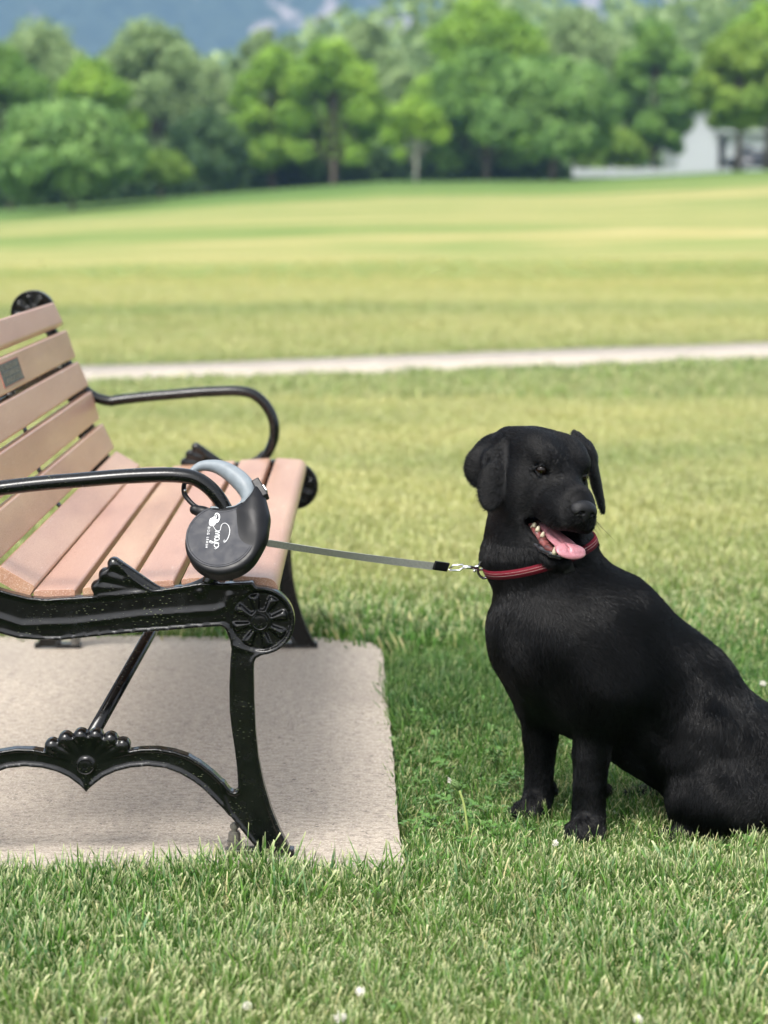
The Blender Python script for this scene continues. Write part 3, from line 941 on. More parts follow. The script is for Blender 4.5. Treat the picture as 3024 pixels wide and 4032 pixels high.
# bolts with hex recess
bm = bmesh.new()
def ringv(r, y, n=30): return [bm.verts.new((r * math.cos(2 * math.pi * i / n), y, r * math.sin(2 * math.pi * i / n))) for i in range(n)]
R0 = 33 * px
rs = [ringv(R0, 0), ringv(R0, -.0035), ringv(R0 * .93, -.0045), ringv(R0 * .86, -.0040), ringv(R0 * .84, -.0030), ringv(R0 * .80, -.0045), ringv(R0 * .5, -.0050)]
hexr = [bm.verts.new((R0 * .36 / math.cos(((2 * math.pi * i / 30) % (math.pi / 3)) - math.pi / 6) * .87 * math.cos(2 * math.pi * i / 30), y, R0 * .36 / math.cos(((2 * math.pi * i / 30) % (math.pi / 3)) - math.pi / 6) * .87 * math.sin(2 * math.pi * i / 30))) for y in (-.0050, -.001) for i in range(30)]
rs += [hexr[:30], hexr[30:]]
for a, b in zip(rs, rs[1:]):
    for i in range(30): bm.faces.new((a[i], a[(i + 1) % 30], b[(i + 1) % 30], b[i]))
bm.faces.new(rs[-1])
me_b = bpy.data.meshes.new('bolt'); bmesh.ops.recalc_face_normals(bm, faces=bm.faces); bm.to_mesh(me_b); bm.free(); me_b.materials.append(M_IRON)
for par in (end0, end1):
    for (cx, cz), yy in ((C_roll, -0.0150), (C_sh, -0.0175), (disc_top, -0.0150)):
        o = bpy.data.objects.new('bolt', me_b); o.location = (cx, yy, cz); link(o, par)

# anchor bolts on the feet
bm = bmesh.new()
for r_, z0_, z1_ in ((.017, .0105, .0125), (.0125, .0125, .022), (.0135, .0222, .0255), (.0105, .0257, .038), (.009, .038, .041), (.0055, .041, .047), (.0075, .047, .053), (.0045, .053, .056)):
    bmesh.ops.create_cone(bm, cap_ends=True, segments=6 if r_ == .0125 else 20, radius1=r_, radius2=r_ * .97, depth=z1_ - z0_, matrix=Matrix.Translation((0, 0, (z0_ + z1_) / 2)))
me_a = bpy.data.meshes.new('anchor_bolt'); bm.to_mesh(me_a); bm.free(); me_a.materials.append(M_STEEL)
for par in (end0, end1):
    for u in (924, -238):
        o = bpy.data.objects.new('anchor_bolt', me_a); o.location = (N2(u, 3375)[0], 0.0, 0.0); link(o, par)

# arm rests: oval bar swept from the back, over and down to the seat rail
armN = [(-262, 1770), (-212, 1850), (-140, 1905), (-55, 1928), (0, 1921), (157, 1903), (313, 1890), (470, 1877), (588, 1871), (680, 1870), (758, 1880), (815, 1912), (858, 1958), (889, 2012), (905, 2075), (902, 2140), (882, 2200), (850, 2252), (812, 2300)]
pts = [np.array([N2(*p)[0], 0, N2(*p)[1]]) for p in armN]
pts = [np.array([pts[0][0] - 0.035, 0, pts[0][2] + 0.05])] + pts
pts = catmull(pts, 4)
rr = [(0.0125, 0.0165) if i < len(pts) - 14 else (0.0125 - 0.0015 * (i - len(pts) + 14) / 14, 0.0165 - 0.003 * (i - len(pts) + 14) / 14) for i in range(len(pts))]
bm = bmesh.new(); tube(bm, pts, rr, 20, side=(0, 1, 0))
me_arm = bpy.data.meshes.new('armrest'); bmesh.ops.recalc_face_normals(bm, faces=bm.faces); bm.to_mesh(me_arm); bm.free(); me_arm.materials.append(M_IRON)
for p in me_arm.polygons: p.use_smooth = True
for y in (0, LB):
    o = bpy.data.objects.new('armrest', me_arm); o.location = (0, y, -0.010 if y else 0); link(o, bench)


# slats
def slat_mesh(name, a, b, y0, y1, down, nose=None, rec=None, thick=TH):
    a = np.array(a); b = np.array(b); t = (b - a); w = np.linalg.norm(t); t = t / w
    n = np.array([t[1], -t[0]])
    if n @ down < 0: n = -n
    r1 = 0.005; prof = []
    def arc(c, r, a0, a1, k=4):
        return [c + r * (math.cos(q) * (-t) + math.sin(q) * (-n)) for q in np.linspace(a0, a1, k)]
    r2 = nose or r1
    prof += arc(a + t * r1 + n * r1, r1, 0, math.pi / 2)
    prof += arc(b - t * r2 + n * r2, r2, math.pi / 2, math.pi, 8 if nose else 4)
    prof += [b + n * (thick - .003), b - t * .003 + n * thick, a + t * .003 + n * thick, a + n * (thick - .003)]
    bm = bmesh.new()
    yy = [y0, y0 + .002, y1 - .002, y1]
    rings = []
    c = sum(prof) / len(prof)
    for y, s in zip(yy, (.96, 1, 1, .96)):
        rings.append([bm.verts.new((c[0] + (p[0] - c[0]) * s, y, c[1] + (p[1] - c[1]) * s)) for p in prof])
    m = len(prof)
    for r0, r1_ in zip(rings, rings[1:]):
        for i in range(m): bm.faces.new((r0[i], r0[(i + 1) % m], r1_[(i + 1) % m], r1_[i]))
    bm.faces.new(rings[0]); bm.faces.new(rings[-1])
    return bm


Y0S, Y1S = 0.0195, LB - 0.0195
for i, (a, b) in enumerate(slats):
    bm = slat_mesh('slat', a, b, Y0S, Y1S, sl_n, nose=0.011 if i == 0 else None)
    o = bm_obj('slat', bm, M_PLANK, bench, smooth=False)
    if i == 1: slat2 = o
for i, (a, b) in enumerate(seat):
    bm = slat_mesh('slat', a, b, Y0S, Y1S, np.array([0, -1.0]), nose=0.020 if i == 5 else None, thick=0.030 if i == 5 else TH)
    bm_obj('slat', bm, M_PLANK, bench)
for o in bench.children:
    if o.name.startswith('slat'):
        for p in o.data.polygons: p.use_smooth = True
        md = o.modifiers.new('weighted', 'WEIGHTED_NORMAL'); md.keep_sharp = True
        for e in o.data.edges: pass
# plaque let into the second back slat
a, b = slats[1]; t = (b - a) / np.linalg.norm(b - a)
M_PLAQ = Mat('aged_grey_bronze')
n_ = M_PLAQ.noise(M_PLAQ.co(), 140, 4)
M_PLAQ.set(Base_Color=M_PLAQ.ramp(n_, [(0.3, (0.06, 0.065, 0.055)), (0.7, (0.19, 0.20, 0.17))]), Metallic=0.5, Roughness=0.55)
M_PLAQ.bump(n_, 0.4, .001)
rotP = Matrix(((t[0], 0, -sl_n[0]), (0, 1, 0), (t[1], 0, -sl_n[1])))      # columns: along slat width, along bench, out
cpl = (a + b) / 2
yc0, yc1 = 4.300 - YN, 4.540 - YN
bm = bmesh.new()
mid = (yc0 + yc1) / 2
wv = np.linalg.norm(b - a) * 0.62
def PL(x, y, z): return Vector((cpl[0], mid + y, cpl[1])) + Vector((t[0] * x, 0, t[1] * x)) + Vector((-sl_n[0] * z, 0, -sl_n[1] * z))
bm_box(bm, PL(0, 0, 0.0008), (wv, yc1 - yc0, 0.002), rotP)
for s in (-1, 1):
    bm_box(bm, PL(s * (wv / 2 - .0012), 0, 0.0022), (0.0022, yc1 - yc0, 0.0016), rotP)
bm_obj('plaque', bm, M_PLAQ.m, slat2)
bm = bmesh.new()
rp = random.Random(5)
for row in range(3):
    y = (yc1 - yc0) / 2 - 0.010
    x = -wv / 2 + 0.0085 + row * wv * 0.30
    if row == 0: y -= 0.03
    while y > -(yc1 - yc0) / 2 + 0.02:
        w_ = rp.uniform(.0055, .0085)
        for q in range(rp.randint(2, 3)):
            if rp.random() < .45: bm_box(bm, PL(x + rp.uniform(-.001, .001), y - rp.uniform(0, w_ * .7), .0024), (.0095 * rp.uniform(.7, 1), .0021, .0020), rotP)
            else: bm_box(bm, PL(x + rp.choice((-.0035, 0, .0035)), y - w_ * .4, .0024), (.0021, w_ * .8, .0020), rotP)
        y -= w_ + 0.0022 + (0.004 if rp.random() < .2 else 0)
bm_obj('raised_lettering', bm, simple('worn_bright_bronze', (0.20, 0.20, 0.165), .5, .3), slat2)
M_CUT = simple('fresh_cut_plank_edge', (0.36, 0.16, 0.12), 0.6)
bm = bmesh.new()
for s in (-1, 1):
    bm_box(bm, PL(0, s * ((yc1 - yc0) / 2 + .0012), 0.0010), (wv + .005, .0024, 0.0022), rotP)
    bm_box(bm, PL(s * (wv / 2 + .0012), 0, 0.0010), (.0024, yc1 - yc0, 0.0022), rotP)
bm_obj('plaque_recess', bm, M_CUT, slat2)

# centre strap under the seat and behind the back, brace, back tube
cy_ = (YF - YN) / 2
path = [slats[0][0] + sl_n * (TH + .004)] + [slats[i][1] + sl_n * (TH + .004) for i in range(5)] + [s1[0] + np.array([-.004, -TH - .010]), (s1[0] + s1[1]) / 2 + np.array([0, -TH - .008])] + [(a + b) / 2 + np.array([0, -TH - .004]) for a, b in seat[1:]] + [seat[-1][1] + np.array([-.01, -.038])]
bm = bmesh.new()
tube(bm, [(p[0], cy_, p[1]) for p in path], [(0.0035, 0.017)] * len(path), 12, side=(0, 1, 0))
bm_obj('centre_strap', bm, M_IRON, bench, smooth=True)
gap = (slats[1][1] + slats[2][0]) / 2 + sl_n * (TH + 0.014)
bm = bmesh.new(); tube(bm, [(gap[0], 0.0, gap[1]), (gap[0], cy_, gap[1]), (gap[0], LB, gap[1])], [0.011] * 3, 14)
bt = bm_obj('back_tube', bm, M_IRON, bench, smooth=True)
for y in (cy_ - .02, LB - .16, .16, cy_ + .02):
    bm = bmesh.new(); bmesh.ops.create_cone(bm, cap_ends=True, segments=12, radius1=.0045, radius2=.0045, depth=.012, matrix=Matrix.Translation((gap[0] - sl_n[0] * .012, y, gap[1] - sl_n[1] * .012)) @ Vector((-sl_n[0], 0, -sl_n[1])).to_track_quat('Z', 'Y').to_matrix().to_4x4())
    bm_obj('bolt', bm, M_STEEL, bt)
e_ = BL(P(800, 2108, 4.47))
for y0_, s in ((0.004, 1), (LB - .004, -1)):
    bm = bmesh.new()
    tube(bm, [(C_sh[0] + .002, y0_, C_sh[1] + .035), (e_[0], cy_ - s * .01, 0.402)], [.0115] * 2, 16)
    bm_obj('brace_rod', bm, M_IRON, bench, smooth=True)
# ------------------------------------------------------------------ retractable leash
M_BLKP = simple('matt_black_plastic', (0.006, 0.0062, 0.0075), 0.42, Specular_IOR_Level=0.3)
M_FACE = simple('dark_grey_plastic_face', (0.020, 0.022, 0.030), 0.55, Specular_IOR_Level=0.35)
M_GRIP = simple('pale_blue_grey_rubber', (0.19, 0.222, 0.245), 0.5)
M_PRINT = simple('white_print', (0.85, 0.86, 0.87), 0.6)
M_TAPE = Mat('grey_woven_tape')
w_ = M_TAPE.noise(M_TAPE.co('UV'), 1, 2)
wt = M_TAPE.noise(M_TAPE.co(), 420, 2, 0.5, (1, 1, 1))
M_TAPE.set(Base_Color=M_TAPE.mix(M_TAPE.rng(wt, .3, .7, 0, 1), (0.25, 0.26, 0.23), (0.38, 0.39, 0.35)), Roughness=0.7)
M_TAPE.bump(wt, 0.4, .0006); M_TAPE = M_TAPE.m

TIL, YAW = rad(35), rad(8)
org = P(868, 2122, 3.556)
# device frame: u right, v up in its plane, w out of the face towards the camera
wv_ = Vector((-math.sin(YAW) * math.cos(TIL), -math.cos(YAW) * math.cos(TIL), math.sin(TIL)))
uv_ = Vector((math.cos(YAW), -math.sin(YAW), 0)).normalized()
vv_ = wv_.cross(uv_).normalized()
Rm = Matrix((uv_, vv_, wv_)).transposed()
leash = empty('retractable_leash', tuple(org), label='black retractable dog leash hooked on the near arm rest, tape running to dog', cat='dog leash')
leash.rotation_euler = Rm.to_euler()
S = 3.556 / FPX


def D(zx, zy):
    """crop px of the reel close-up -> device plane"""
    u, v = 600 + zx / 2.212, 1780 + zy / 2.212
    return np.array([(u - 868) * S / math.cos(YAW), -(v - 2122) * S / math.cos(TIL) * 0.985])


def d3(p, w=0.0): return (float(p[0]), float(p[1]), w)


# casing: thick rounded puck cut by the handle opening
R_case = 0.0605
prims = []
c0 = D(632, 790)
def puck(c, R, hw, rnd, k=.004, op='+', w0=0.0):
    def f(X, Y, Z):
        q = np.hypot(X - c[0], Y - c[1]) - (R - rnd); z = np.abs(Z - w0) - (hw - rnd)
        return np.minimum(np.maximum(q, z), 0) + np.sqrt(np.maximum(q, 0) ** 2 + np.maximum(z, 0) ** 2) - rnd
    return dict(f=f, lo=np.array([c[0] - R, c[1] - R, w0 - hw]), hi=np.array([c[0] + R, c[1] + R, w0 + hw]), k=k, op=op)
prims.append(puck(c0, 0.0625, 0.0170, 0.0085))
hole_c = D(560, 318)
HR = (D(840, 318)[0] - D(292, 318)[0]) / 2
rg = [D(*p) for p in ((835, 365), (862, 470), (898, 600), (908, 720))]
for a, b in zip(rg, rg[1:]): prims.append(cone(d3(a), d3(b), .0120, .0128, k=.03))
prims.append(cone(d3(D(948, 775)), d3(D(905, 770)), .0072, .012, k=.008))
prims.append(puck(D(590, 330), 0.0485, 0.03, 0.002, op='-', k=.004))
case = sdf_mesh('casing', prims, .0014, M_BLKP, leash)
# cradle under the opening
prims = []
cr = [D(*p) for p in ((330, 520), (400, 540), (520, 556), (640, 548), (760, 508), (840, 440), (880, 372))]
for a, b in zip(cr, cr[1:]): prims.append(cone(d3(a), d3(b), .0085, .0092, k=.006))
sdf_mesh('cradle', prims, .0015, M_BLKP, leash)
# face plate, a disc proud of the casing, concave at the top
bm = bmesh.new()
fc, fr_ = D(612, 770), 0.0570
cut_c, cut_r = D(590, 330), 0.0520
pts = []
for i in range(160):
    q = 2 * math.pi * i / 160
    p = np.array([fc[0] + fr_ * math.cos(q), fc[1] + fr_ * .985 * math.sin(q)])
    dd = p - cut_c
    if np.hypot(*dd) < cut_r: p = cut_c + dd / np.hypot(*dd) * cut_r if dd[1] < 0 else np.array([p[0], cut_c[1] - math.sqrt(max(cut_r ** 2 - (p[0] - cut_c[0]) ** 2, 0))])
    pts.append(p)
cc = sum(pts) / len(pts)
def ring_(s, w): return [bm.verts.new(d3(cc + (p - cc) * s, w)) for p in pts]
R_ = [ring_(1.0, .0150), ring_(1.0, .0172), ring_(.988, .0180), ring_(.945, .0181), ring_(.940, .0174), ring_(.933, .0181)]
for a, b in zip(R_, R_[1:]):
    for i in range(160): bm.faces.new((a[i], a[(i + 1) % 160], b[(i + 1) % 160], b[i]))
bm.faces.new(R_[-1])
bm_obj('face_plate', bm, M_FACE, leash, smooth=False)
# handle ring: soft grip at top and right, thin black spring gate at left
grip = [((240, 235), 24), ((268, 192), 30), ((335, 155), 37), ((430, 150), 46), ((520, 168), 58), ((610, 210), 68), ((700, 270), 74), ((765, 335), 72), ((795, 400), 58), ((775, 455), 38), ((700, 495), 22), ((600, 508), 17), ((480, 502), 15)]
prims = []
gp = [D(*p) for p, r in grip]; gr = [r / 2.212 * S * (1.15 if r > 30 else 1) for p, r in grip]
gp = catmull(gp, 6); gr = np.interp(np.linspace(0, 1, len(gp)), np.linspace(0, 1, len(gr)), gr)
for i in range(len(gp) - 1):
    prims.append(cone(d3(gp[i]), d3(gp[i + 1]), gr[i], gr[i + 1], k=.001))
sdf_mesh('grip', prims, .0015, M_GRIP, leash)
gate = [((228, 250), 20), ((204, 315), 20), ((216, 385), 22), ((262, 440), 21), ((320, 485), 20), ((385, 515), 20)]
prims = []
gp = [D(*p) for p, r in gate]; gr = [r / 2.212 * S for p, r in gate]
gp = catmull(gp, 6); gr = np.interp(np.linspace(0, 1, len(gp)), np.linspace(0, 1, len(gr)), gr)
for i in range(len(gp) - 1): prims.append(cone(d3(gp[i]), d3(gp[i + 1]), gr[i], gr[i + 1], k=.001))
gt = sdf_mesh('spring_gate', prims, .0014, M_BLKP, leash)
bm = bmesh.new(); q = D(232, 382); bmesh.ops.create_uvsphere(bm, u_segments=12, v_segments=8, radius=.0026, matrix=Matrix.Translation((q[0], q[1], .0085)))
bm_obj('hinge_pin', bm, M_CHROME, gt, smooth=True)
# brake: black block with chrome button on the right shoulder
a = D(895, 345)
bm = bmesh.new(); bm_box(bm, (a[0], a[1], 0), (.0135, .036, .020), Euler((0, 0, rad(33))).to_matrix(), .002)
bk = bm_obj('brake_block', bm, M_BLKP, leash)
b = D(928, 345)
bm = bmesh.new(); bm_box(bm, (b[0], b[1], 0.001), (.008, .013, .012), Euler((0, 0, rad(33))).to_matrix(), .002)
bm_obj('brake_button', bm, M_CHROME, bk)
bm = bmesh.new()
tri = [D(*p) for p in ((752, 500), (868, 448), (880, 660), (862, 600), (800, 505))]
A_ = [bm.verts.new(d3(p, .0165)) for p in tri]; B_ = [bm.verts.new(d3(p, .0186)) for p in tri]
bm.faces.new(A_); bm.faces.new(B_[::-1])
for i in range(5): bm.faces.new((A_[i], B_[i], B_[(i + 1) % 5], A_[(i + 1) % 5]))
bmesh.ops.bevel(bm, geom=bm.edges[:], offset=0.0006, segments=1, affect='EDGES')
bm_obj('trigger_cover', bm, M_BLKP, leash)


# white print on the face: little leash emblem, script word and capitals, turned a quarter
def stroke(bm, pts, ws, w=.0186, n=6):
    c = catmull(pts, n); L = len(c)
    ws = np.interp(np.linspace(0, 1, L), np.linspace(0, 1, len(ws)), ws) * .82
    a = []; b = []
    for i, p in enumerate(c):
        t = c[min(i + 1, L - 1)] - c[max(i - 1, 0)]; t = t / max(np.hypot(*t), 1e-9); nn = np.array([-t[1], t[0]]) * ws[i] / 2
        p1 = D(*(p + nn)); p2 = D(*(p - nn)); a.append(bm.verts.new(d3(p1, w))); b.append(bm.verts.new(d3(p2, w)))
    for i in range(L - 1): bm.faces.new((a[i], a[i + 1], b[i + 1], b[i]))


bm = bmesh.new()
blob = [(520, 628), (536, 616), (548, 620), (552, 633), (566, 640), (582, 632), (584, 650), (572, 664), (562, 664), (550, 686), (530, 695), (510, 690), (499, 672), (499, 648), (508, 632)]
bl = catmull(blob + [blob[0]], 3)[:-1]
bm.faces.new([bm.verts.new(d3(D(*p), .0186)) for p in bl])
stroke(bm, [(552, 634), (556, 612), (545, 598), (550, 590), (566, 592), (580, 608), (584, 634)], [4, 8, 5, 5, 12, 13, 12])
stroke(bm, [(541, 622), (538, 606), (544, 592)], [2, 3, 2])
bm_obj('emblem', bm, M_PRINT, leash)
bm = bmesh.new()
for pts_, w__ in (([(512, 650), (520, 655), (522, 668), (518, 674)], 3), ([(520, 656), (534, 656), (543, 650)], 4), ([(534, 657), (532, 674), (538, 672)], 3)):
    stroke(bm, pts_, [w__, w__], w=.0188)
bm_obj('emblem_dog', bm, M_FACE, leash)
bm = bmesh.new()
stroke(bm, [(538, 692), (552, 712), (572, 731), (592, 733), (606, 722), (607, 700), (612, 682), (630, 670), (652, 672), (674, 690), (688, 720), (690, 755), (682, 790), (668, 815), (655, 824), (646, 818), (648, 808), (657, 806), (661, 814), (655, 824)], [3, 3, 4, 4, 4, 4, 4, 3, 3, 5, 6, 6, 5, 4, 3, 2, 2, 2, 2])
# n a p : letters read downwards, their tops to the right
stroke(bm, [(560, 742), (580, 738), (598, 742), (604, 748)], [4, 8, 6, 3])
stroke(bm, [(604, 748), (584, 752), (565, 757), (578, 757), (598, 764), (604, 772), (592, 776), (570, 775), (562, 780)], [3, 5, 5, 4, 6, 7, 7, 6, 3])
stroke(bm, [(603, 806), (606, 794), (598, 784), (578, 786), (566, 796), (570, 806), (590, 808), (603, 806), (586, 812), (568, 816), (564, 824)], [4, 6, 5, 5, 6, 6, 6, 4, 7, 6, 3])
stroke(bm, [(564, 824), (582, 826), (604, 832), (608, 838)], [3, 5, 6, 3])
stroke(bm, [(606, 836), (580, 832), (552, 826), (530, 816), (522, 822), (530, 830), (552, 836)], [4, 8, 9, 8, 5, 3, 2])
stroke(bm, [(604, 838), (608, 852), (602, 864), (586, 866), (572, 858), (568, 846), (572, 838)], [4, 6, 6, 5, 5, 4, 3])
stroke(bm, [(586, 866), (596, 874), (588, 880), (574, 876)], [3, 4, 3, 3])
bm_obj('script_lettering', bm, M_PRINT, leash)
cu = bpy.data.curves.new('txt', 'FONT'); cu.body = 'DOG LEASH'; cu.size = 0.0062; cu.space_character = 1.45; cu.align_x = 'LEFT'
to = bpy.data.objects.new('txt', cu); COL.objects.link(to)
dg = bpy.context.evaluated_depsgraph_get()
tm = bpy.data.meshes.new_from_object(to.evaluated_get(dg)); bpy.data.objects.remove(to)
tm.materials.append(M_PRINT); tm.name = 'small_lettering'
wtx = max(v.co.x for v in tm.vertices); q0, q1 = D(503, 700), D(500, 870)
sc_ = (q0[1] - q1[1]) / wtx
for v in tm.vertices:
    x, y = v.co.x * sc_, v.co.y * sc_
    v.co = (q1[0] - .0012 + y, q0[1] - x, .0186)
link(bpy.data.objects.new('small_lettering', tm), leash)
# tape, sleeve, snap hook, in world coordinates brought into the leash frame
Minv = (Matrix.Translation(Vector(org)) @ Rm.to_4x4()).inverted()


def LW(p): return Minv @ Vector(p)


T0 = P(1043, 2136, 3.550); T1 = P(1712, 2230, 3.800)
bm = bmesh.new(); L = 48; rows = []
dirv = Vector(T1 - T0).normalized(); up0 = Vector((0.02, -0.35, 1)); up0 = (up0 - dirv * up0.dot(dirv)).normalized()
thn = dirv.cross(up0)
for i in range(L + 1):
    t = i / L; p = Vector(T0) * (1 - t) + Vector(T1) * t - Vector((0, 0, .012)) * math.sin(math.pi * t) * 0.15
    tw = 0.25 * (1 - t) + 0.15 * math.sin(t * 5)
    u_ = up0 * math.cos(tw) + thn * math.sin(tw); n_ = dirv.cross(u_)
    w2 = 0.0066 if t > .02 else .004
    rows.append([bm.verts.new(LW(p + u_ * w2 * a_ + n_ * .0006 * b_)) for a_, b_ in ((-1, -1), (-.9, -1.25), (.9, -1.25), (1, -1), (1, 1), (-1, 1))])
for a, b in zip(rows, rows[1:]):
    for i in range(6): bm.faces.new((a[i], a[(i + 1) % 6], b[(i + 1) % 6], b[i]))
bm_obj('tape', bm, M_TAPE, leash, smooth=False)
bm = bmesh.new()
c = (P(1701, 2233, 3.798) + P(1772, 2226, 3.812)) / 2
rot = Matrix((dirv, up0, thn)).transposed()
bm_box(bm, LW(c), (.033, .0165, .005), Rm.transposed() @ rot, .0015)
bm_obj('sleeve', bm, M_BLKP, leash)
hk = lambda u, v, y: tuple(LW(P(u, v, y)))
bm = bmesh.new()
tube(bm, [hk(u, v, 3.812) for u, v in ((1770, 2240), (1785, 2226), (1822, 2223), (1826, 2234), (1808, 2246), (1770, 2246), (1768, 2241))], [.0017] * 7, 8)
tube(bm, [hk(1822, 2233, 3.812), hk(1850, 2234, 3.816), hk(1880, 2237, 3.820)], [.0034, .0030, .0026], 12)
tube(bm, [hk(1870, 2231, 3.820), hk(1890, 2228, 3.823), hk(1900, 2234, 3.827), hk(1897, 2243, 3.827), hk(1880, 2245, 3.823), hk(1868, 2243, 3.820)], [.0019, .002, .0021, .002, .0019, .0018], 10)
sn = bm_obj('snap_hook', bm, M_CHROME, leash, smooth=True)
bm = bmesh.new(); bmesh.ops.create_uvsphere(bm, u_segments=10, v_segments=8, radius=.0028, matrix=Matrix.Translation(hk(1868, 2248, 3.818)))
bm_obj('thumb_knob', bm, M_CHROME, sn, smooth=True)
# ------------------------------------------------------------------ dog
def m_coat():
    m = Mat('black_coat'); co = m.co()
    n = m.noise(co, 14, 4); f = m.noise(co, 260, 3, 0.6, (1, 1, 0.22))
    m.set(Base_Color=m.mix(m.rng(n, .35, .65, 0, 1), (0.001, 0.0011, 0.0014), (0.002, 0.0021, 0.0027)), Roughness=0.6, Specular_IOR_Level=0.16, Sheen_Weight=0.01, Sheen_Roughness=0.5)
    m.b.inputs['Sheen Tint'].default_value = (0.6, 0.68, 0.85, 1)
    m.bump(f, 0.25, .002)
    return m.m


M_COAT = m_coat()
mf = Mat('black_hair'); mf.set(Base_Color=(0.0008, 0.0009, 0.0013), Roughness=0.29, Specular_IOR_Level=0.27)
hb = mf.n.new('ShaderNodeBsdfHairPrincipled'); hb.parametrization = 'MELANIN'
for k_, v_ in (('Melanin', .97), ('Melanin Redness', .1), ('Roughness', .30), ('Radial Roughness', .45), ('Coat', .0), ('Random Roughness', .2)):
    if k_ in hb.inputs: hb.inputs[k_].default_value = v_
mf.n.remove(hb)
M_HAIR = mf.m
# head frame
_y, _q, _r = rad(28), rad(8), rad(11)
Fh = np.array([math.sin(_y) * math.cos(_q), -math.cos(_y) * math.cos(_q), -math.sin(_q)])
A0 = np.array([math.cos(_y), math.sin(_y), 0]); U0 = np.cross(A0, Fh); U0 = U0 if U0[2] > 0 else -U0
Ah = math.cos(_r) * A0 - math.sin(_r) * U0; Uh = math.sin(_r) * A0 + math.cos(_r) * U0
HY = 3.84
HO = P(2130, 1850, HY)
AX = (Ah, Fh, Uh)


def H(a, b, c): return HO + a * Ah + b * Fh + c * Uh
def hell(c, r, k=.02, op='+', tilt=0.0, yawl=0.0):
    ax = list(AX)
    if tilt:
        ax = [Ah, math.cos(tilt) * Fh + math.sin(tilt) * Uh, -math.sin(tilt) * Fh + math.cos(tilt) * Uh]
    if yawl:
        a_, b_ = ax[0], ax[1]
        ax[0] = math.cos(yawl) * a_ + math.sin(yawl) * b_; ax[1] = -math.sin(yawl) * a_ + math.cos(yawl) * b_
    return ell(H(*c), r, ax, k, op)
def hcone(a, b, ra, rb, k=.02, op='+'): return cone(H(*a), H(*b), ra, rb, k, op)


body = []
B = lambda a, b, ra, rb, k=.05: body.append(cone(P(*a), P(*b), ra, rb, k))
B((2330, 2560, 3.86), (2600, 2760, 3.89), .138, .124)
B((2170, 2480, 3.83), (2330, 2560, 3.86), .112, .132, .06)
B((2600, 2760, 3.89), (2900, 3030, 3.93), .126, .116)
B((2900, 3030, 3.93), (3150, 3165, 3.95), .112, .066)
B((2330, 2630, 3.86), (2330, 2730, 3.86), .10, .068, .04)                     # sternum
# neck
B((2100, 1990, 3.845), (2118, 2155, 3.845), .078, .1005, .03)
B((2146, 2228, 3.845), (2235, 2430, 3.85), .0885, .123, .02)
# near fore leg
B((2330, 2520, 3.79), (2395, 2700, 3.775), .070, .066, .05)
B((2395, 2700, 3.775), (2354, 2800, 3.775), .060, .044, .035)
B((2354, 2800, 3.775), (2330, 2960, 3.772), .044, .0315, .012)
B((2330, 2960, 3.772), (2322, 3090, 3.768), .0315, .0275, .004)
B((2322, 3090, 3.768), (2317, 3215, 3.766), .0275, .0280, .004)
B((2318, 3215, 3.766), (2306, 3258, 3.745), .028, .026, .005)
for s in (-.021, -.007, .008, .022):
    c_ = P(2306, 3262, 3.738) + np.array([s, abs(s) * .5, -.004]); body.append(cone(c_, c_ + np.array([-.004, -.018, -.006]), .013, .0115, .006))
body.append(cone(P(2384, 3110, 3.785), P(2380, 3122, 3.785), .010, .008, .01))
# far fore leg
B((2110, 2560, 3.90), (2140, 2740, 3.915), .070, .052, .05)
B((2138, 2740, 3.915), (2129, 2890, 3.92), .048, .0310, .012)
B((2129, 2890, 3.92), (2123, 3040, 3.92), .0310, .0245, .004)
B((2123, 3040, 3.92), (2119, 3135, 3.917), .0245, .0255, .004)
B((2119, 3135, 3.917), (2100, 3180, 3.89), .0255, .0235, .005)
for s in (-.022, -.007, .008, .022):
    c_ = P(2097, 3180, 3.882) + np.array([s, abs(s) * .5, -.004]); body.append(cone(c_, c_ + np.array([-.006, -.015, -.006]), .012, .0105, .006))
body.append(cone(P(2160, 3095, 3.925), P(2178, 3112, 3.925), .013, .008, .006))
# near hind leg: thigh, stifle, shank, hock, foot lying forward
B((2960, 3000, 3.86), (2755, 2885, 3.805), .094, .062, .03)
B((2755, 2880, 3.805), (2690, 2945, 3.800), .060, .050, .02)
B((2742, 2985, 3.795), (2800, 3135, 3.785), .062, .072, .022)
B((2800, 3135, 3.785), (2980, 3160, 3.80), .072, .064, .03)
B((2960, 3215, 3.80), (2720, 3275, 3.765), .034, .026, .02)
B((2740, 3280, 3.765), (2660, 3296, 3.745), .024, .015, .02)
for s in (-.018, -.004, .010, .022):
    c_ = P(2650, 3298, 3.745) + np.array([-.004, s, -.003]); body.append(cone(c_, c_ + np.array([-.018, 0, -.003]), .011, .0095, .005))
# far hind leg
B((3000, 2950, 4.02), (2720, 2980, 4.03), .085, .055, .03)
B((2720, 2980, 4.03), (2800, 3090, 4.03), .05, .045, .03)
B((2790, 3120, 4.03), (2500, 3142, 4.05), .028, .0185, .02)
body.append(cone(P(2470, 3140, 4.05), P(2470, 3140, 4.05) + np.array([-.012, -.006, -.002]), .0135, .011, .006))
# tail on the grass behind
body.append(cone(P(3180, 3080, 3.98), P(3380, 3160, 4.04), .032, .022, .03))
body.append(cone(P(3380, 3160, 4.04), P(3700, 3175, 4.15), .022, .010, .01))

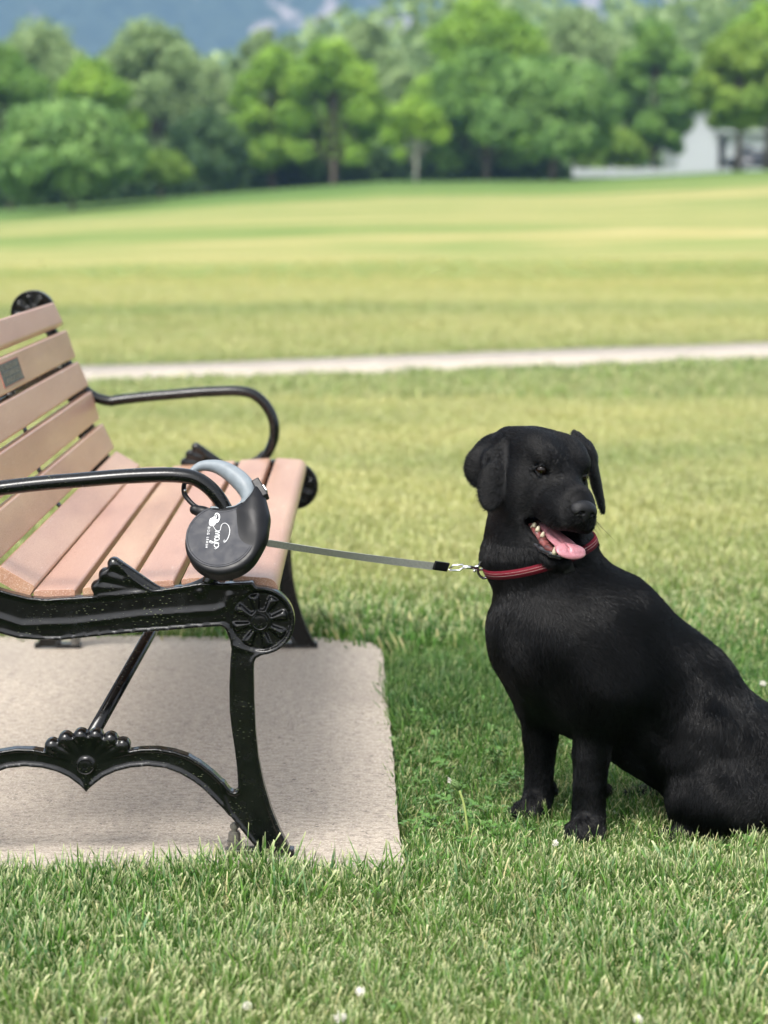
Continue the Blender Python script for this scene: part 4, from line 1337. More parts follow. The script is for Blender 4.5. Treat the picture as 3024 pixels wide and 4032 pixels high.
head = [
    hell((0, 0, .006), (.069, .085, .063), k=.03),
    hell((-.034, .008, .036), (.033, .052, .031), k=.02), hell((.034, .008, .036), (.033, .052, .031), k=.02),
    hell((0, -.045, .004), (.055, .05, .055), k=.03),
    hell((-.046, .018, -.036), (.030, .052, .045), k=.03), hell((.046, .018, -.036), (.030, .052, .045), k=.03),
    hell((-.030, .055, .031), (.021, .022, .016), k=.018), hell((.030, .055, .031), (.021, .022, .016), k=.018),
    hcone((0, .055, -.016), (0, .120, -.022), .036, .0275, k=.025),
    hell((0, .105, -.036), (.040, .058, .029), k=.02, tilt=-.06),
    hell((-.027, .098, -.052), (.018, .060, .026), k=.014, tilt=-.10, yawl=-.08), hell((.027, .098, -.052), (.018, .060, .026), k=.014, tilt=-.10, yawl=.08),
    hell((0, .142, -.052), (.024, .016, .020), k=.012),
    # cheeks down to the jaw corner
    hcone((-.042, .012, -.060), (-.036, .045, -.085), .030, .018, k=.022), hcone((.042, .012, -.060), (.036, .045, -.085), .030, .018, k=.022),
    # lower jaw
    hcone((-.028, .030, -.100), (-.013, .110, -.131), .018, .0100, k=.015), hcone((.028, .030, -.100), (.013, .110, -.131), .018, .0100, k=.015),
    hcone((0, .030, -.100), (0, .106, -.133), .018, .010, k=.012),
    hcone((0, -.02, -.070), (0, .036, -.100), .046, .024, k=.025),
]
mouth = [
    hell((0, .101, -.0925), (.054, .099, .0190), k=.006, op='-', tilt=-.30),
    hell((0, .080, -.100), (.022, .060, .0165), k=.008, op='-', tilt=-.32),
    # eye sockets
    hell((-.0445, .068, .010), (.0155, .0135, .0105), k=.006, op='-'), hell((.0435, .070, .010), (.0155, .0135, .0105), k=.006, op='-'),
]
lids = []
EYES = [(-.0425, .0625, .010), (.0415, .0645, .010)]
for s in (-1, 1):
    e = np.array(EYES[0 if s < 0 else 1])
    up = [e + np.array([-s * .0135, .006, -.004]), e + np.array([-s * .006, .0090, .0078]), e + np.array([s * .004, .0060, .0098]), e + np.array([s * .0130, -.003, .001])]
    lo = [e + np.array([-s * .0135, .006, -.0045]), e + np.array([-s * .005, .0085, -.0095]), e + np.array([s * .005, .0055, -.0095]), e + np.array([s * .0130, -.003, .000])]
    for L_ in (up, lo):
        for a, b in zip(L_, L_[1:]): lids.append(hcone(a, b, .0021, .0021, k=.0035))
# ears, in the picture's left a folded flap standing off the head, right one hanging edge on
ears = [
    flat(P(2008, 1722, 3.865), P(1862, 1835, 3.872), P(1900, 1700, 3.9) - P(1960, 1800, 3.86), .032, .013, k=.02),
    flat(P(1890, 1765, 3.865), P(1905, 1925, 3.855), (1, .2, .25), .031, .012, k=.022),
    flat(P(2010, 1728, 3.838), P(1945, 1880, 3.790), (1, .4, .1), .0175, .0085, k=.010, grow=1.15),
    flat(P(1942, 1830, 3.797), P(1928, 2006, 3.775), (1, -.1, .1), .0235, .0080, k=.006, grow=1.10),
    flat(P(1925, 1800, 3.845), P(1925, 1930, 3.805), (.3, 1, .1), .028, .0080, k=.010, grow=1.1),
    flat(P(1935, 1780, 3.85), P(1975, 1870, 3.825), (1, .4, .2), .020, .011, k=.018),
    cone(P(2035, 1724, 3.84), P(2000, 1726, 3.86), .014, .016, k=.02),
    # right
    flat(P(2262, 1712, 3.885), P(2335, 1800, 3.90), (.2, .95, 0), .030, .0105, k=.014, grow=1.2),
    flat(P(2318, 1760, 3.895), P(2352, 1930, 3.895), (.12, .98, .05), .034, .0095, k=.012, grow=1.15),
    flat(P(2345, 1890, 3.89), P(2374, 2012, 3.885), (.08, .99, .1), .022, .0068, k=.010, grow=1.2),
]
PR = body + head + mouth + lids + ears
lo = np.min([p['lo'] for p in PR if p['op'] == '+'], 0) - .012; hi = np.max([p['hi'] for p in PR if p['op'] == '+'], 0) + .012
hlo, hhi = HO - np.array([.155, .17, .185]), HO + np.array([.13, .12, .10])


def axis(lo, hi, a, b, fine, coarse):
    L_ = []; x = lo
    while x < hi:
        L_.append(x)
        dd = max(a - x, x - b, 0)
        x += min(coarse, fine + dd * .08)
    return np.array(L_)


gx, gy, gz = [axis(lo[i], hi[i], hlo[i], hhi[i], .0022, .0055) for i in range(3)]
V, F = surface_nets(sdf_grid(PR, gx, gy, gz), gx, gy, gz)
dog = obj_np('dog', V, F, M_COAT, label='black labrador sitting on the grass with tongue out and head turned aside', cat='dog')
DV, DF = V, F


# eyes
def m_eye():
    m = Mat('dark_brown_eye'); m.set(Base_Color=(0.006, 0.003, 0.0015), Roughness=0.07, Specular_IOR_Level=0.35)
    return m.m


M_EYE = m_eye()
M_WET = simple('wet_black_lip', (0.010, 0.010, 0.012), 0.22)
for e in EYES:
    bm = bmesh.new(); c = H(*e)
    bmesh.ops.create_uvsphere(bm, u_segments=24, v_segments=16, radius=.0102, matrix=Matrix.Translation(c))
    bm_obj('eye', bm, M_EYE, dog, smooth=True)
# nose leather
def m_nose():
    m = Mat('black_nose_leather'); v = m.vor(m.co(), 620)
    m.set(Base_Color=(0.006, 0.006, 0.007), Roughness=0.42, Specular_IOR_Level=0.32)
    m.bump(v, .6, .0009); return m.m
NO = [
    hell((0, .150, -0.0295), (.0225, .0165, .0145), k=.008), hell((-.014, .150, -0.0345), (.012, .015, .0120), k=.006), hell((.014, .150, -0.0345), (.012, .015, .0120), k=.006),
    hell((0, .157, -0.0415), (.007, .009, .012), k=.006),
    hell((-.0105, .168, -0.0360), (.0052, .0085, .0042), k=.002, op='-'), hell((.0105, .168, -0.0360), (.0052, .0085, .0042), k=.002, op='-'),
    hcone((-.0155, .166, -0.0385), (-.0195, .156, -0.0405), .0022, .0012, k=.002, op='-'), hcone((.0155, .166, -0.0385), (.0195, .156, -0.0405), .0022, .0012, k=.002, op='-'),
    hcone((0, .171, -0.0375), (0, .166, -0.0575), .0009, .0009, k=.002, op='-'),
]
sdf_mesh('nose', NO, .0011, m_nose(), dog, margin=.004)
# tongue, gum, teeth
mt = Mat('wet_pink_tongue'); nt = mt.noise(mt.co(), 320, 3)
mt.set(Base_Color=mt.mix(mt.rng(nt, .3, .7, 0, 1), (0.36, 0.135, 0.16), (0.49, 0.23, 0.26)), Roughness=0.34, Subsurface_Weight=0.15, Subsurface_Scale=0.004)
mt.b.inputs['Subsurface Radius'].default_value = (1, .4, .3)
mt.bump(nt, .35, .0006)
HP = lambda u, v, dy: P(u, v, HY + dy)
tg = []
mid_ = [((2148, 2070), -.045, .015), ((2176, 2100), -.068, .018), ((2206, 2128), -.095, .024), ((2238, 2156), -.122, .0300), ((2250, 2178), -.132, .0300)]
wd = Ah * 1.0
for (a, da, ra), (b, db, rb) in zip(mid_, mid_[1:]):
    tg.append(flat(HP(*a, da), HP(*b, db), wd, (ra + rb) / 2, .0052, k=.010, grow=1.8))
tg.append(flat(HP(2236, 2148, -.128), HP(2258, 2200, -.144), wd, .0300, .0060, k=.008, grow=1.1))
tg.append(cone(HP(2160, 2072, -.075), HP(2250, 2176, -.150), .0016, .0016, k=.006, op='-'))
sdf_mesh('tongue', tg, .0013, mt.m, dog, margin=.005)
mg = Mat('wet_gum'); ng = mg.noise(mg.co(), 130, 3)
mg.set(Base_Color=mg.ramp(ng, [(.35, (0.05, 0.018, 0.018)), (.6, (0.20, 0.065, 0.06))]), Roughness=.22)
gm = []
GL = [((2092, 2072), -.058), ((2112, 2100), -.072), ((2135, 2132), -.088), ((2158, 2158), -.105), ((2185, 2170), -.118)]
for (a, da), (b, db) in zip(GL, GL[1:]): gm.append(cone(HP(*a, da), HP(*b, db), .0062, .0062, k=.004))
gm.append(hell((0, .070, -.098), (.022, .045, .008), k=.01, tilt=-.3))
sdf_mesh('gum', gm, .0014, mg.m, dog, margin=.005)
lp_ = []
LL = [((2050, 2054), -.052), ((2052, 2082), -.058), ((2070, 2110), -.070), ((2098, 2138), -.084), ((2132, 2163), -.101), ((2170, 2182), -.117), ((2208, 2192), -.127)]
for (a, da), (b, db) in zip(LL, LL[1:]): lp_.append(cone(HP(*a, da + .004), HP(*b, db + .004), .0066, .0060, k=.004))
sdf_mesh('lower_lip', lp_, .0014, M_WET, dog, margin=.005)
M_TOOTH = simple('ivory_tooth', (0.55, 0.49, 0.35), 0.3)
for (u, v), dy, r0, L_ in (((2104, 2066), -.066, .0044, .004), ((2118, 2084), -.076, .0044, .0065), ((2137, 2106), -.086, .0042, .006), ((2184, 2174), -.124, .0046, .0145), ((2096, 2076), -.064, .004, .005)):
    bm = bmesh.new(); b0 = HP(u, v, dy); t0 = b0 + Uh * L_ + Fh * .001
    tube(bm, [b0 - Uh * .004, b0, b0 + (t0 - b0) * .55, t0], [r0, r0 * .98, r0 * .72, r0 * .22], 10)
    bm_obj('tooth', bm, M_TOOTH, dog, smooth=True)
bm = bmesh.new(); b0 = HP(2271, 2082, -.126); tube(bm, [b0 + Uh * .004, b0, b0 - Uh * .006], [.003, .0026, .0008], 8); bm_obj('tooth', bm, M_TOOTH, dog, smooth=True)
# whisker roots / loose hair tuft: short coat hair as one part
tri = np.concatenate([DF[:, [0, 1, 2]], DF[:, [0, 2, 3]]])
p0, p1, p2 = DV[tri[:, 0]], DV[tri[:, 1]], DV[tri[:, 2]]
nr = np.cross(p1 - p0, p2 - p0); ar = np.linalg.norm(nr, axis=1); nr /= np.maximum(ar, 1e-12)[:, None]
cen = (p0 + p1 + p2) / 3
ar = ar * np.where(nr[:, 1] > .45, .25, 1.0)
NH = 300000
r = np.random.default_rng(8)
pk = r.choice(len(tri), NH, p=ar / ar.sum())
w1, w2 = r.random(NH), r.random(NH); fl_ = w1 + w2 > 1; w1[fl_] = 1 - w1[fl_]; w2[fl_] = 1 - w2[fl_]
rt = p0[pk] + (p1[pk] - p0[pk]) * w1[:, None] + (p2[pk] - p0[pk]) * w2[:, None]; nn_ = nr[pk]
# surface normals smoothed through the implicit field
hl = np.stack([(rt - HO) @ Ah, (rt - HO) @ Fh, (rt - HO) @ Uh], 1)
inmouth = (hl[:, 1] > .035) & (np.abs(hl[:, 0]) < .040) & (hl[:, 2] < -.066) & (hl[:, 2] > -.132) & (hl[:, 2] + .30 * (hl[:, 1] - .118) > -.116) & (hl[:, 2] + .30 * (hl[:, 1] - .118) < -.078)
neye = np.min([np.linalg.norm(rt - H(*e), axis=1) for e in EYES], 0) < .0135
nnose = np.linalg.norm(rt - H(0, .150, -.026), axis=1) < .021
keep = ~(inmouth | neye | nnose)
rt, nn_, hl = rt[keep], nn_[keep], hl[keep]
n = len(rt)
inhead = (hl[:, 2] > -.15) & (np.linalg.norm(rt - HO, axis=1) < .20) & (rt[:, 2] > P(2100, 2120, HY)[2])
back = np.array([.60, .22, -.52]); fl = np.tile(back, (n, 1))
sst = lambda v, a, b: (lambda t: t * t * (3 - 2 * t))(np.clip((v - a) / (b - a), 0, 1))
def blend(w, tgt):
    global fl
    fl = fl * (1 - w)[:, None] + np.array(tgt) * w[:, None]
blend(sst(rt[:, 2], .34, .20) * sst(rt[:, 0], .50, .38), (.1, .05, -.9))
# haunch: hair sweeps forward and down
hh = (rt[:, 0] > .46) & (rt[:, 2] < .30)
blend(sst(rt[:, 0], .44, .56) * sst(rt[:, 2], .36, .22), (-.25, .0, -.7))
blend(sst(rt[:, 0], .42, .26) * sst(rt[:, 2], .22, .32), (.25, .0, -.85))
blend(np.where(inhead, sst(hl[:, 2], -.16, -.08), 0), -Fh * .9 - Uh * .28)
wob = np.stack([np.sin(rt @ np.array([31, 17, 23.]) * 1.7 + 1), np.sin(rt @ np.array([-19, 27, 31.]) * 1.5 + 2), np.sin(rt @ np.array([23, -31, 13.]) * 1.9 + 3)], 1)
fl = fl + wob * .22 + r.normal(0, .16, (n, 3))
tg_ = fl - nn_ * (fl * nn_).sum(1)[:, None]; tg_ /= np.maximum(np.linalg.norm(tg_, axis=1), 1e-6)[:, None]
ln = np.where(inhead, .0070, .0150) * r.uniform(.7, 1.25, n)
ln = np.where((rt[:, 2] < .12) & ~inhead, ln * .7, ln)
ln = np.where(hh & (rt[:, 0] < .62), ln * 1.5, ln)
lift = .14 + .20 * r.random(n) ** 2
pts = np.empty((n, 4, 3), np.float32)
for k_, s in enumerate((0, .33, .68, 1.0)):
    pts[:, k_] = rt - nn_ * .0006 + tg_ * (ln * s)[:, None] + nn_ * (ln * (lift * s * 1.6 - lift * .9 * s * s))[:, None]
wk = []
for i in range(26):
    s_ = -1 if i % 2 else 1
    b0 = H(s_ * r.uniform(.024, .036), r.uniform(.105, .140), r.uniform(-.062, -.044)); dv = Ah * s_ * r.uniform(.5, 1) + Fh * r.uniform(-.1, .7) - Uh * r.uniform(.1, .5); L_ = r.uniform(.025, .05)
    wk.append([b0 + dv * L_ * t - Uh * .010 * t * t for t in (0, .33, .66, 1)])
pts = np.concatenate([pts, np.array(wk, np.float32)])
hc = bpy.data.hair_curves.new('coat_hair')
hc.add_curves([4] * len(pts))
hc.points.foreach_set('position', pts.ravel())
hc.points.foreach_set('radius', np.tile(np.array([.00026, .00024, .00018, .00004], np.float32), len(pts)))
hc.materials.append(M_HAIR)
link(bpy.data.objects.new('coat_hair', hc), dog, kind='stuff')

# ------------------------------------------------------------------ collar, fitted to the neck
NK = body + head
La, Ra_, Fa = P(1918, 2246, 3.845), P(2335, 2112, 3.86), P(2045, 2263, 3.742)
nC = np.cross(Fa - La, Ra_ - La); nC /= np.linalg.norm(nC); nC = nC if nC[2] > 0 else -nC
cC = P(2135, 2195, 3.845); cC = cC - nC * ((cC - La) @ nC)
e1c = (Ra_ - cC); e1c -= nC * (e1c @ nC); e1c /= np.linalg.norm(e1c); e2c = np.cross(nC, e1c)
NB = 140
ths = np.linspace(0, 2 * math.pi, NB, endpoint=False)
dirs = np.cos(ths)[:, None] * e1c + np.sin(ths)[:, None] * e2c
neckp = body[:7]
def radius_at(off):
    t = np.full(NB, .06)
    for _ in range(60):
        q = cC + nC * off + dirs * t[:, None]
        dd = sdf_eval(neckp, q[:, 0], q[:, 1], q[:, 2]); t -= dd * .8
    t = np.clip(t, .07, .124)
    for _ in range(3): t = (np.roll(t, 1) + t + np.roll(t, -1)) / 3
    return t
def mcol():
    m = Mat('crimson_webbing'); n_ = m.noise(m.co(), 700, 2)
    m.set(Base_Color=m.mix(m.rng(n_, .3, .7, 0, 1), (0.095, 0.003, 0.010), (0.165, 0.007, 0.020)), Roughness=.8, Specular_IOR_Level=.2)
    m.bump(n_, .5, .0006); return m.m
HW = .0078
tb = [radius_at(o) + .0018 for o in (-HW, 0, HW)]
tb = [np.maximum(t, tb[1] - .004) for t in tb]
bm = bmesh.new(); rg_ = []
for off, extra, t in ((-HW, 0, tb[0]), (-HW, .0026, tb[0]), (0, .0028, tb[1]), (HW, .0026, tb[2]), (HW, 0, tb[2]), (0, -.001, tb[1])):
    rg_.append([bm.verts.new(cC + nC * off + dirs[i] * (t[i] + extra)) for i in range(NB)])
for j in range(6):
    a, b = rg_[j], rg_[(j + 1) % 6]
    for i in range(NB): bm.faces.new((a[i], a[(i + 1) % NB], b[(i + 1) % NB], b[i]))
collar = bm_obj('dog_collar', bm, mcol(), None, smooth=True, label='crimson webbing collar with white stitching round the neck of the black dog', cat='dog collar')
bm = bmesh.new()
for row in (-.0012, .0035):
    for i in range(0, 210):
        th = i / 210 * 2 * math.pi; f_ = th / (2 * math.pi) * NB; i0 = int(f_) % NB; i1 = (i0 + 1) % NB; fr = f_ - int(f_)
        t_ = tb[1][i0] * (1 - fr) + tb[1][i1] * fr + .0034
        d_ = math.cos(th) * e1c + math.sin(th) * e2c; tt = -math.sin(th) * e1c + math.cos(th) * e2c
        c_ = cC + nC * row + d_ * t_
        v4 = [bm.verts.new(c_ + tt * a_ * .00065 + nC * b_ * .00032) for a_, b_ in ((-1, -1), (1, -1), (1, 1), (-1, 1))]
        bm.faces.new(v4)
bm_obj('stitching', bm, simple('white_thread', (0.75, 0.72, 0.66), .8), collar, kind='stuff')
bm = bmesh.new()
dr = [P(u, v, 3.83) for u, v in ((1922, 2210), (1908, 2205), (1890, 2218), (1881, 2240), (1886, 2262), (1902, 2276), (1920, 2272), (1927, 2262))]
dr = catmull(dr, 4)
tube(bm, dr, [.0024] * len(dr), 10)
bm_obj('d_ring', bm, simple('dark_nickel', (0.12, 0.12, 0.12), .2, 1.0), collar, smooth=True)
bm = bmesh.new()
tube(bm, [P(1916, 2202, 3.826), P(1921, 2235, 3.822), P(1930, 2270, 3.82)], [(.0035, .006)] * 3, 10)
bm_obj('ring_keeper', bm, M_BLKP, collar, smooth=True)
c_ = P(2235, 2232, 3.755)
bm = bmesh.new(); bm_box(bm, c_, (.020, .008, .021), Matrix((e1c, e2c, nC)).transposed(), .002)
bm_obj('slider_buckle', bm, M_BLKP, collar)
# ------------------------------------------------------------------ grass blades, clover, dandelion
def m_grass():
    m = Mat('grass_blade')
    at = m.n.new('ShaderNodeAttribute'); at.attribute_name = 'tint'
    ht = m.n.new('ShaderNodeAttribute'); ht.attribute_name = 'up'
    tn = m.n.new('ShaderNodeAttribute'); tn.attribute_name = 'tone'; tn.attribute_type = 'INSTANCER'
    oi = m.n.new('ShaderNodeObjectInfo').outputs['Random']
    g = m.ramp(at.outputs['Fac'], [(0.0, (0.014, 0.055, 0.008)), (0.35, (0.055, 0.165, 0.020)), (0.60, (0.115, 0.28, 0.042)), (0.74, (0.12, 0.25, 0.12)), (0.86, (0.25, 0.40, 0.13)), (0.92, (0.48, 0.48, 0.20)), (1.0, (0.66, 0.56, 0.30))])
    g = m.mix(m.rng(tn.outputs['Fac'], 0.45, 1.0, 0, 0.92), g, (0.52, 0.49, 0.19))
    g = m.mix(m.rng(tn.outputs['Fac'], 0.45, 0.0, 0, 0.75), g, (0.030, 0.095, 0.022))
    g = m.mix(m.rng(oi, 0.3, 1, 0, 0.35), g, (0.22, 0.36, 0.06))
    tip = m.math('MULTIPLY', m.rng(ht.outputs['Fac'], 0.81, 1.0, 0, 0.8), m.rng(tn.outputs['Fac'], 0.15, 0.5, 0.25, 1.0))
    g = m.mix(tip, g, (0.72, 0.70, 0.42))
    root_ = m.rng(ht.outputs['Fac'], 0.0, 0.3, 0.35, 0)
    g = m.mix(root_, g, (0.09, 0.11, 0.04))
    m.set(Base_Color=g, Roughness=0.5, Specular_IOR_Level=0.28)
    tr = m.n.new('ShaderNodeBsdfTranslucent'); m.l.new(g, tr.inputs['Color'])
    mx = m.n.new('ShaderNodeMixShader'); mx.inputs[0].default_value = 0.28
    m.l.new(m.b.outputs[0], mx.inputs[1]); m.l.new(tr.outputs[0], mx.inputs[2]); m.l.new(mx.outputs[0], m.out.inputs['Surface'])
    return m.m


M_GRASS = m_grass()


def blades(name, n, spread, h0, h1, w0, w1, lean, seed, dry=0.10, blunt=0.6, seg=4):
    r = np.random.default_rng(seed); V = []; F = []; T_ = []; U_ = []
    for i in range(n):
        a = r.uniform(0, 6.283); q = math.sqrt(r.random()) * spread
        bx, by = q * math.cos(a), q * math.sin(a)
        h_ = r.uniform(h0, h1); w = r.uniform(w0, w1); ld = r.uniform(0, 6.283); ln_ = abs(r.normal(0, lean)) + .08; cv = r.uniform(.2, 1.6) * ln_
        wd_ = ld + math.pi / 2 + r.normal(0, .5); tint = r.random() * (1 - dry) * .88 if r.random() > dry else r.uniform(.88, 1.0)
        bl_ = r.random() < blunt; base = len(V)
        x, y, z, ang = bx, by, -.004, ln_ * .4
        for k in range(seg + 1):
            t = k / seg; ww = w * (1 - .25 * t) if bl_ else w * (1 - t ** 1.8)
            if k == seg and bl_: ww = w * .5
            ww = max(ww, w * .06) * .5
            V += [(x - math.cos(wd_) * ww, y - math.sin(wd_) * ww, z), (x + math.cos(wd_) * ww, y + math.sin(wd_) * ww, z + (.002 if bl_ and k == seg else 0))]
            T_ += [tint] * 2; U_ += [t if bl_ else t * .82] * 2
            L_ = h_ / seg; x += math.cos(ld) * math.sin(ang) * L_; y += math.sin(ld) * math.sin(ang) * L_; z += math.cos(ang) * L_; ang = min(ang + cv / seg * 1.3, 2.0)
        for k in range(seg): F.append((base + 2 * k, base + 2 * k + 1, base + 2 * k + 3, base + 2 * k + 2))
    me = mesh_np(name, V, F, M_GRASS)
    for nm, arr in (('tint', T_), ('up', U_)):
        at = me.attributes.new(nm, 'FLOAT', 'POINT'); at.data.foreach_set('value', np.array(arr, np.float32))
    return bpy.data.objects.new(name, me)


def scatter(name, tmpl, pts, rot, scl, idx, tone, **kw):
    cl = bpy.data.collections.new(name + '_kinds')
    for i, o in enumerate(tmpl):
        o.name = 'a%02d_%s' % (i, name); cl.objects.link(o)
    me = bpy.data.meshes.new(name); me.vertices.add(len(pts)); me.vertices.foreach_set('co', np.asarray(pts, np.float32).ravel())
    for nm, ty, arr, fld in (('rot', 'FLOAT_VECTOR', rot, 'vector'), ('scl', 'FLOAT', scl, 'value'), ('idx', 'INT', idx, 'value'), ('tone', 'FLOAT', tone, 'value')):
        at = me.attributes.new(nm, ty, 'POINT'); at.data.foreach_set(fld, np.asarray(arr, np.int32 if ty == 'INT' else np.float32).ravel())
    o = bpy.data.objects.new(name, me); link(o, **kw)
    ng_ = bpy.data.node_groups.new(name, 'GeometryNodeTree')
    ng_.interface.new_socket('Geometry', in_out='INPUT', socket_type='NodeSocketGeometry'); ng_.interface.new_socket('Geometry', in_out='OUTPUT', socket_type='NodeSocketGeometry')
    N, L_ = ng_.nodes, ng_.links
    gi, go = N.new('NodeGroupInput'), N.new('NodeGroupOutput')
    ci = N.new('GeometryNodeCollectionInfo'); ci.inputs['Collection'].default_value = cl; ci.inputs['Separate Children'].default_value = True; ci.inputs['Reset Children'].default_value = True
    ip = N.new('GeometryNodeInstanceOnPoints'); ip.inputs['Pick Instance'].default_value = True
    L_.new(gi.outputs[0], ip.inputs['Points']); L_.new(ci.outputs[0], ip.inputs['Instance'])
    for nm, ty, sock in (('rot', 'FLOAT_VECTOR', 'Rotation'), ('scl', 'FLOAT', 'Scale'), ('idx', 'INT', 'Instance Index')):
        na = N.new('GeometryNodeInputNamedAttribute'); na.data_type = ty; na.inputs['Name'].default_value = nm
        if sock == 'Rotation':
            e2r = N.new('FunctionNodeEulerToRotation'); L_.new(na.outputs[0], e2r.inputs[0]); L_.new(e2r.outputs[0], ip.inputs[sock])
        else: L_.new(na.outputs[0], ip.inputs[sock])
    L_.new(ip.outputs[0], go.inputs[0])
    md = o.modifiers.new('scatter', 'NODES'); md.node_group = ng_
    return o


near_k = [blades('tuft', 18, .024, .036, .078, .0012, .0034, .75, 100 + i, dry=.10, seg=5) for i in range(7)] + [blades('tuft', 18, .030, .028, .060, .0010, .0028, 1.2, 120 + i, dry=.12, blunt=.3, seg=5) for i in range(5)] + [blades('tuft', 5, .02, .045, .075, .0040, .0062, .5, 130 + i, dry=.0, blunt=.5) for i in range(3)]
mid_k = [blades('tuft', 22, .05, .03, .055, .003, .0055, .6, 140 + i, dry=.14, seg=3) for i in range(6)]
far_k = [blades('tuft', 70, .17, .035, .065, .007, .013, .6, 160 + i, dry=.14, seg=2) for i in range(5)]


def tone_at(x, y):
    a = .50 + .16 * fbm(x * .9, y * 1.6, 31, 4) + .10 * fbm(x * .25, y * .6, 32, 3)
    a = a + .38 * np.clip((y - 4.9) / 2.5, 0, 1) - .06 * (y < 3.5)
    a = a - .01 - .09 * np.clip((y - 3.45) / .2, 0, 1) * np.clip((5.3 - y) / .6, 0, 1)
    # lush dark clump between the pad and the dog, darker turf near it
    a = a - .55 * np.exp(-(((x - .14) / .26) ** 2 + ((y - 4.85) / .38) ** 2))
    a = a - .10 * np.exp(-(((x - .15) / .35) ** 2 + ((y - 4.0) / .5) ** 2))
    return np.clip(a, 0, 1)


def band(n, y0, y1, half, seed, pw=1.0):
    r = np.random.default_rng(seed)
    y = y0 + (y1 - y0) * (r.random(int(n)) if pw == 1 else 1 - np.sqrt(1 - r.random(int(n)))); hw = half(y); x = r.uniform(-1, 1, int(n)) * hw
    ok = ~on_pad(x, y) & ~on_path(x, y)
    return x[ok], y[ok], r


x, y, r = band(26000, 2.3, 3.75, lambda y: y * .19 + .90, 1)
x2, y2, _ = band(25000, 3.75, 5.6, lambda y: y * .19 + .95, 2)
x = np.concatenate([x, x2]); y = np.concatenate([y, y2]); n = len(x)
dogd = np.exp(-(((x - .30) / .2) ** 2 + ((y - 3.95) / .35) ** 2))
rightlow = (y > 3.62) & (y < 4.7)
sc_l = np.where(y < 3.55, 1.12, .82) * r.uniform(.75, 1.25, n) * (1 - .15 * dogd)
sc_l = np.where((y > 3.33) & (y < 3.50) & (x < .05), sc_l * 1.18, sc_l)
sc_l *= 1 + .35 * np.exp(-(((x - .14) / .26) ** 2 + ((y - 4.85) / .38) ** 2))
sc_l *= 1 + .22 * fbm(x * 4, y * 4, 66, 3)
sc_l = np.where((x > .12) & (y > 3.42) & (y < 3.72), sc_l * 1.15, sc_l) * .80
low_p = np.clip(.30 + .25 * fbm(x * 2.2, y * 2.2, 44, 3) + np.where(rightlow, .35, 0), .05, .9)
idx = np.where(r.random(n) < low_p, r.integers(7, 12, n), r.integers(0, 7, n))
idx = np.where(r.random(n) < .06, r.integers(12, 15, n), idx)
la = 2.2 * fbm(x * 4.5, y * 4.5, 91, 3); lm = .12 + .33 * np.clip(.5 + .5 * fbm(x * 6, y * 6, 92, 3), 0, 1)
rot = np.stack([lm * np.cos(la) + r.normal(0, .16, n), lm * np.sin(la) + r.normal(0, .16, n), r.uniform(0, 6.283, n)], 1)
z = rise(x, y)
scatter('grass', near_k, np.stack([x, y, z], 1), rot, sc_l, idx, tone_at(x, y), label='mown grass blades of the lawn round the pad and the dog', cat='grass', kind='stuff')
x, y, r = band(38000, 5.4, 13.2, lambda y: y * .19 + 1.7, 3)
n = len(x)
scatter('grass', mid_k, np.stack([x, y, rise(x, y)], 1), np.stack([r.normal(0, .1, n), r.normal(0, .1, n), r.uniform(0, 6.283, n)], 1), r.uniform(.8, 1.3, n) * (1 + .5 * ((y < 5.75) & (x < 0.1) & (x > -1.3))), r.integers(0, 6, n), tone_at(x, y), label='yellower lawn grass between the bench and the footpath', cat='grass', kind='stuff')
x, y, r = band(34000, 12.5, 42, lambda y: y * .30 + 3, 5, 1.5)
n = len(x)
scatter('grass', far_k, np.stack([x, y, rise(x, y)], 1), np.stack([r.normal(0, .1, n), r.normal(0, .1, n), r.uniform(0, 6.283, n)], 1), r.uniform(.7, 1.2, n) * np.clip(1.25 - y / 60, .4, 1), r.integers(0, 5, n), np.clip(.66 + .26 * fbm(x * .12, y * .55, 12, 4) + .36 * np.clip((y - 18) / 9, 0, 1), 0, 1), label='paler lawn grass either side of the footpath', cat='grass', kind='stuff')

# broad leaved clover in the turf
M_CLOV = simple('clover_leaf', (0.085, 0.19, 0.035), .5)
def clover(seed):
    r = np.random.default_rng(seed); V = []; F = []
    for s in range(4):
        a = r.uniform(0, 6.28); q = r.uniform(0, .02); cx, cy_, cz = q * math.cos(a), q * math.sin(a), r.uniform(.012, .030)
        a0 = r.uniform(0, 6.28)
        for k in range(3):
            th = a0 + k * 2.094; L_ = r.uniform(.007, .011); b = len(V); til = r.uniform(-.2, .35)
            V.append((cx, cy_, cz))
            for dd, rr in ((-.62, .75), (-.35, 1.0), (0, .92), (.35, 1.0), (.62, .75)):
                V.append((cx + math.cos(th + dd) * L_ * rr, cy_ + math.sin(th + dd) * L_ * rr, cz + til * L_ + abs(dd) * .002))
            for j in range(4): F.append((b, b + 1 + j, b + 2 + j, b + 2 + j))
    F3 = [(a, b, c) for a, b, c, _ in F]
    return bpy.data.objects.new('clover', mesh_np('clover', V, F3, M_CLOV, smooth=False))
ck = [clover(300 + i) for i in range(4)]
r = np.random.default_rng(17); n = 2300
y = r.uniform(2.6, 5.2, n); x = r.uniform(-1, 1, n) * (y * .18 + .2)
ok = ~on_pad(x, y) & (fbm(x * 3, y * 3, 88, 3) > .10 - .35 * ((x > 0) & (y > 3.5))); x = x[ok]; y = y[ok]; n = len(x)
scatter('clover_leaves', ck, np.stack([x, y, rise(x, y)], 1), np.stack([r.normal(0, .25, n), r.normal(0, .25, n), r.uniform(0, 6.28, n)], 1), r.uniform(.7, 1.2, n), r.integers(0, 4, n), np.full(n, .4), label='small round clover leaves growing low between the grass blades', cat='clover', kind='stuff')

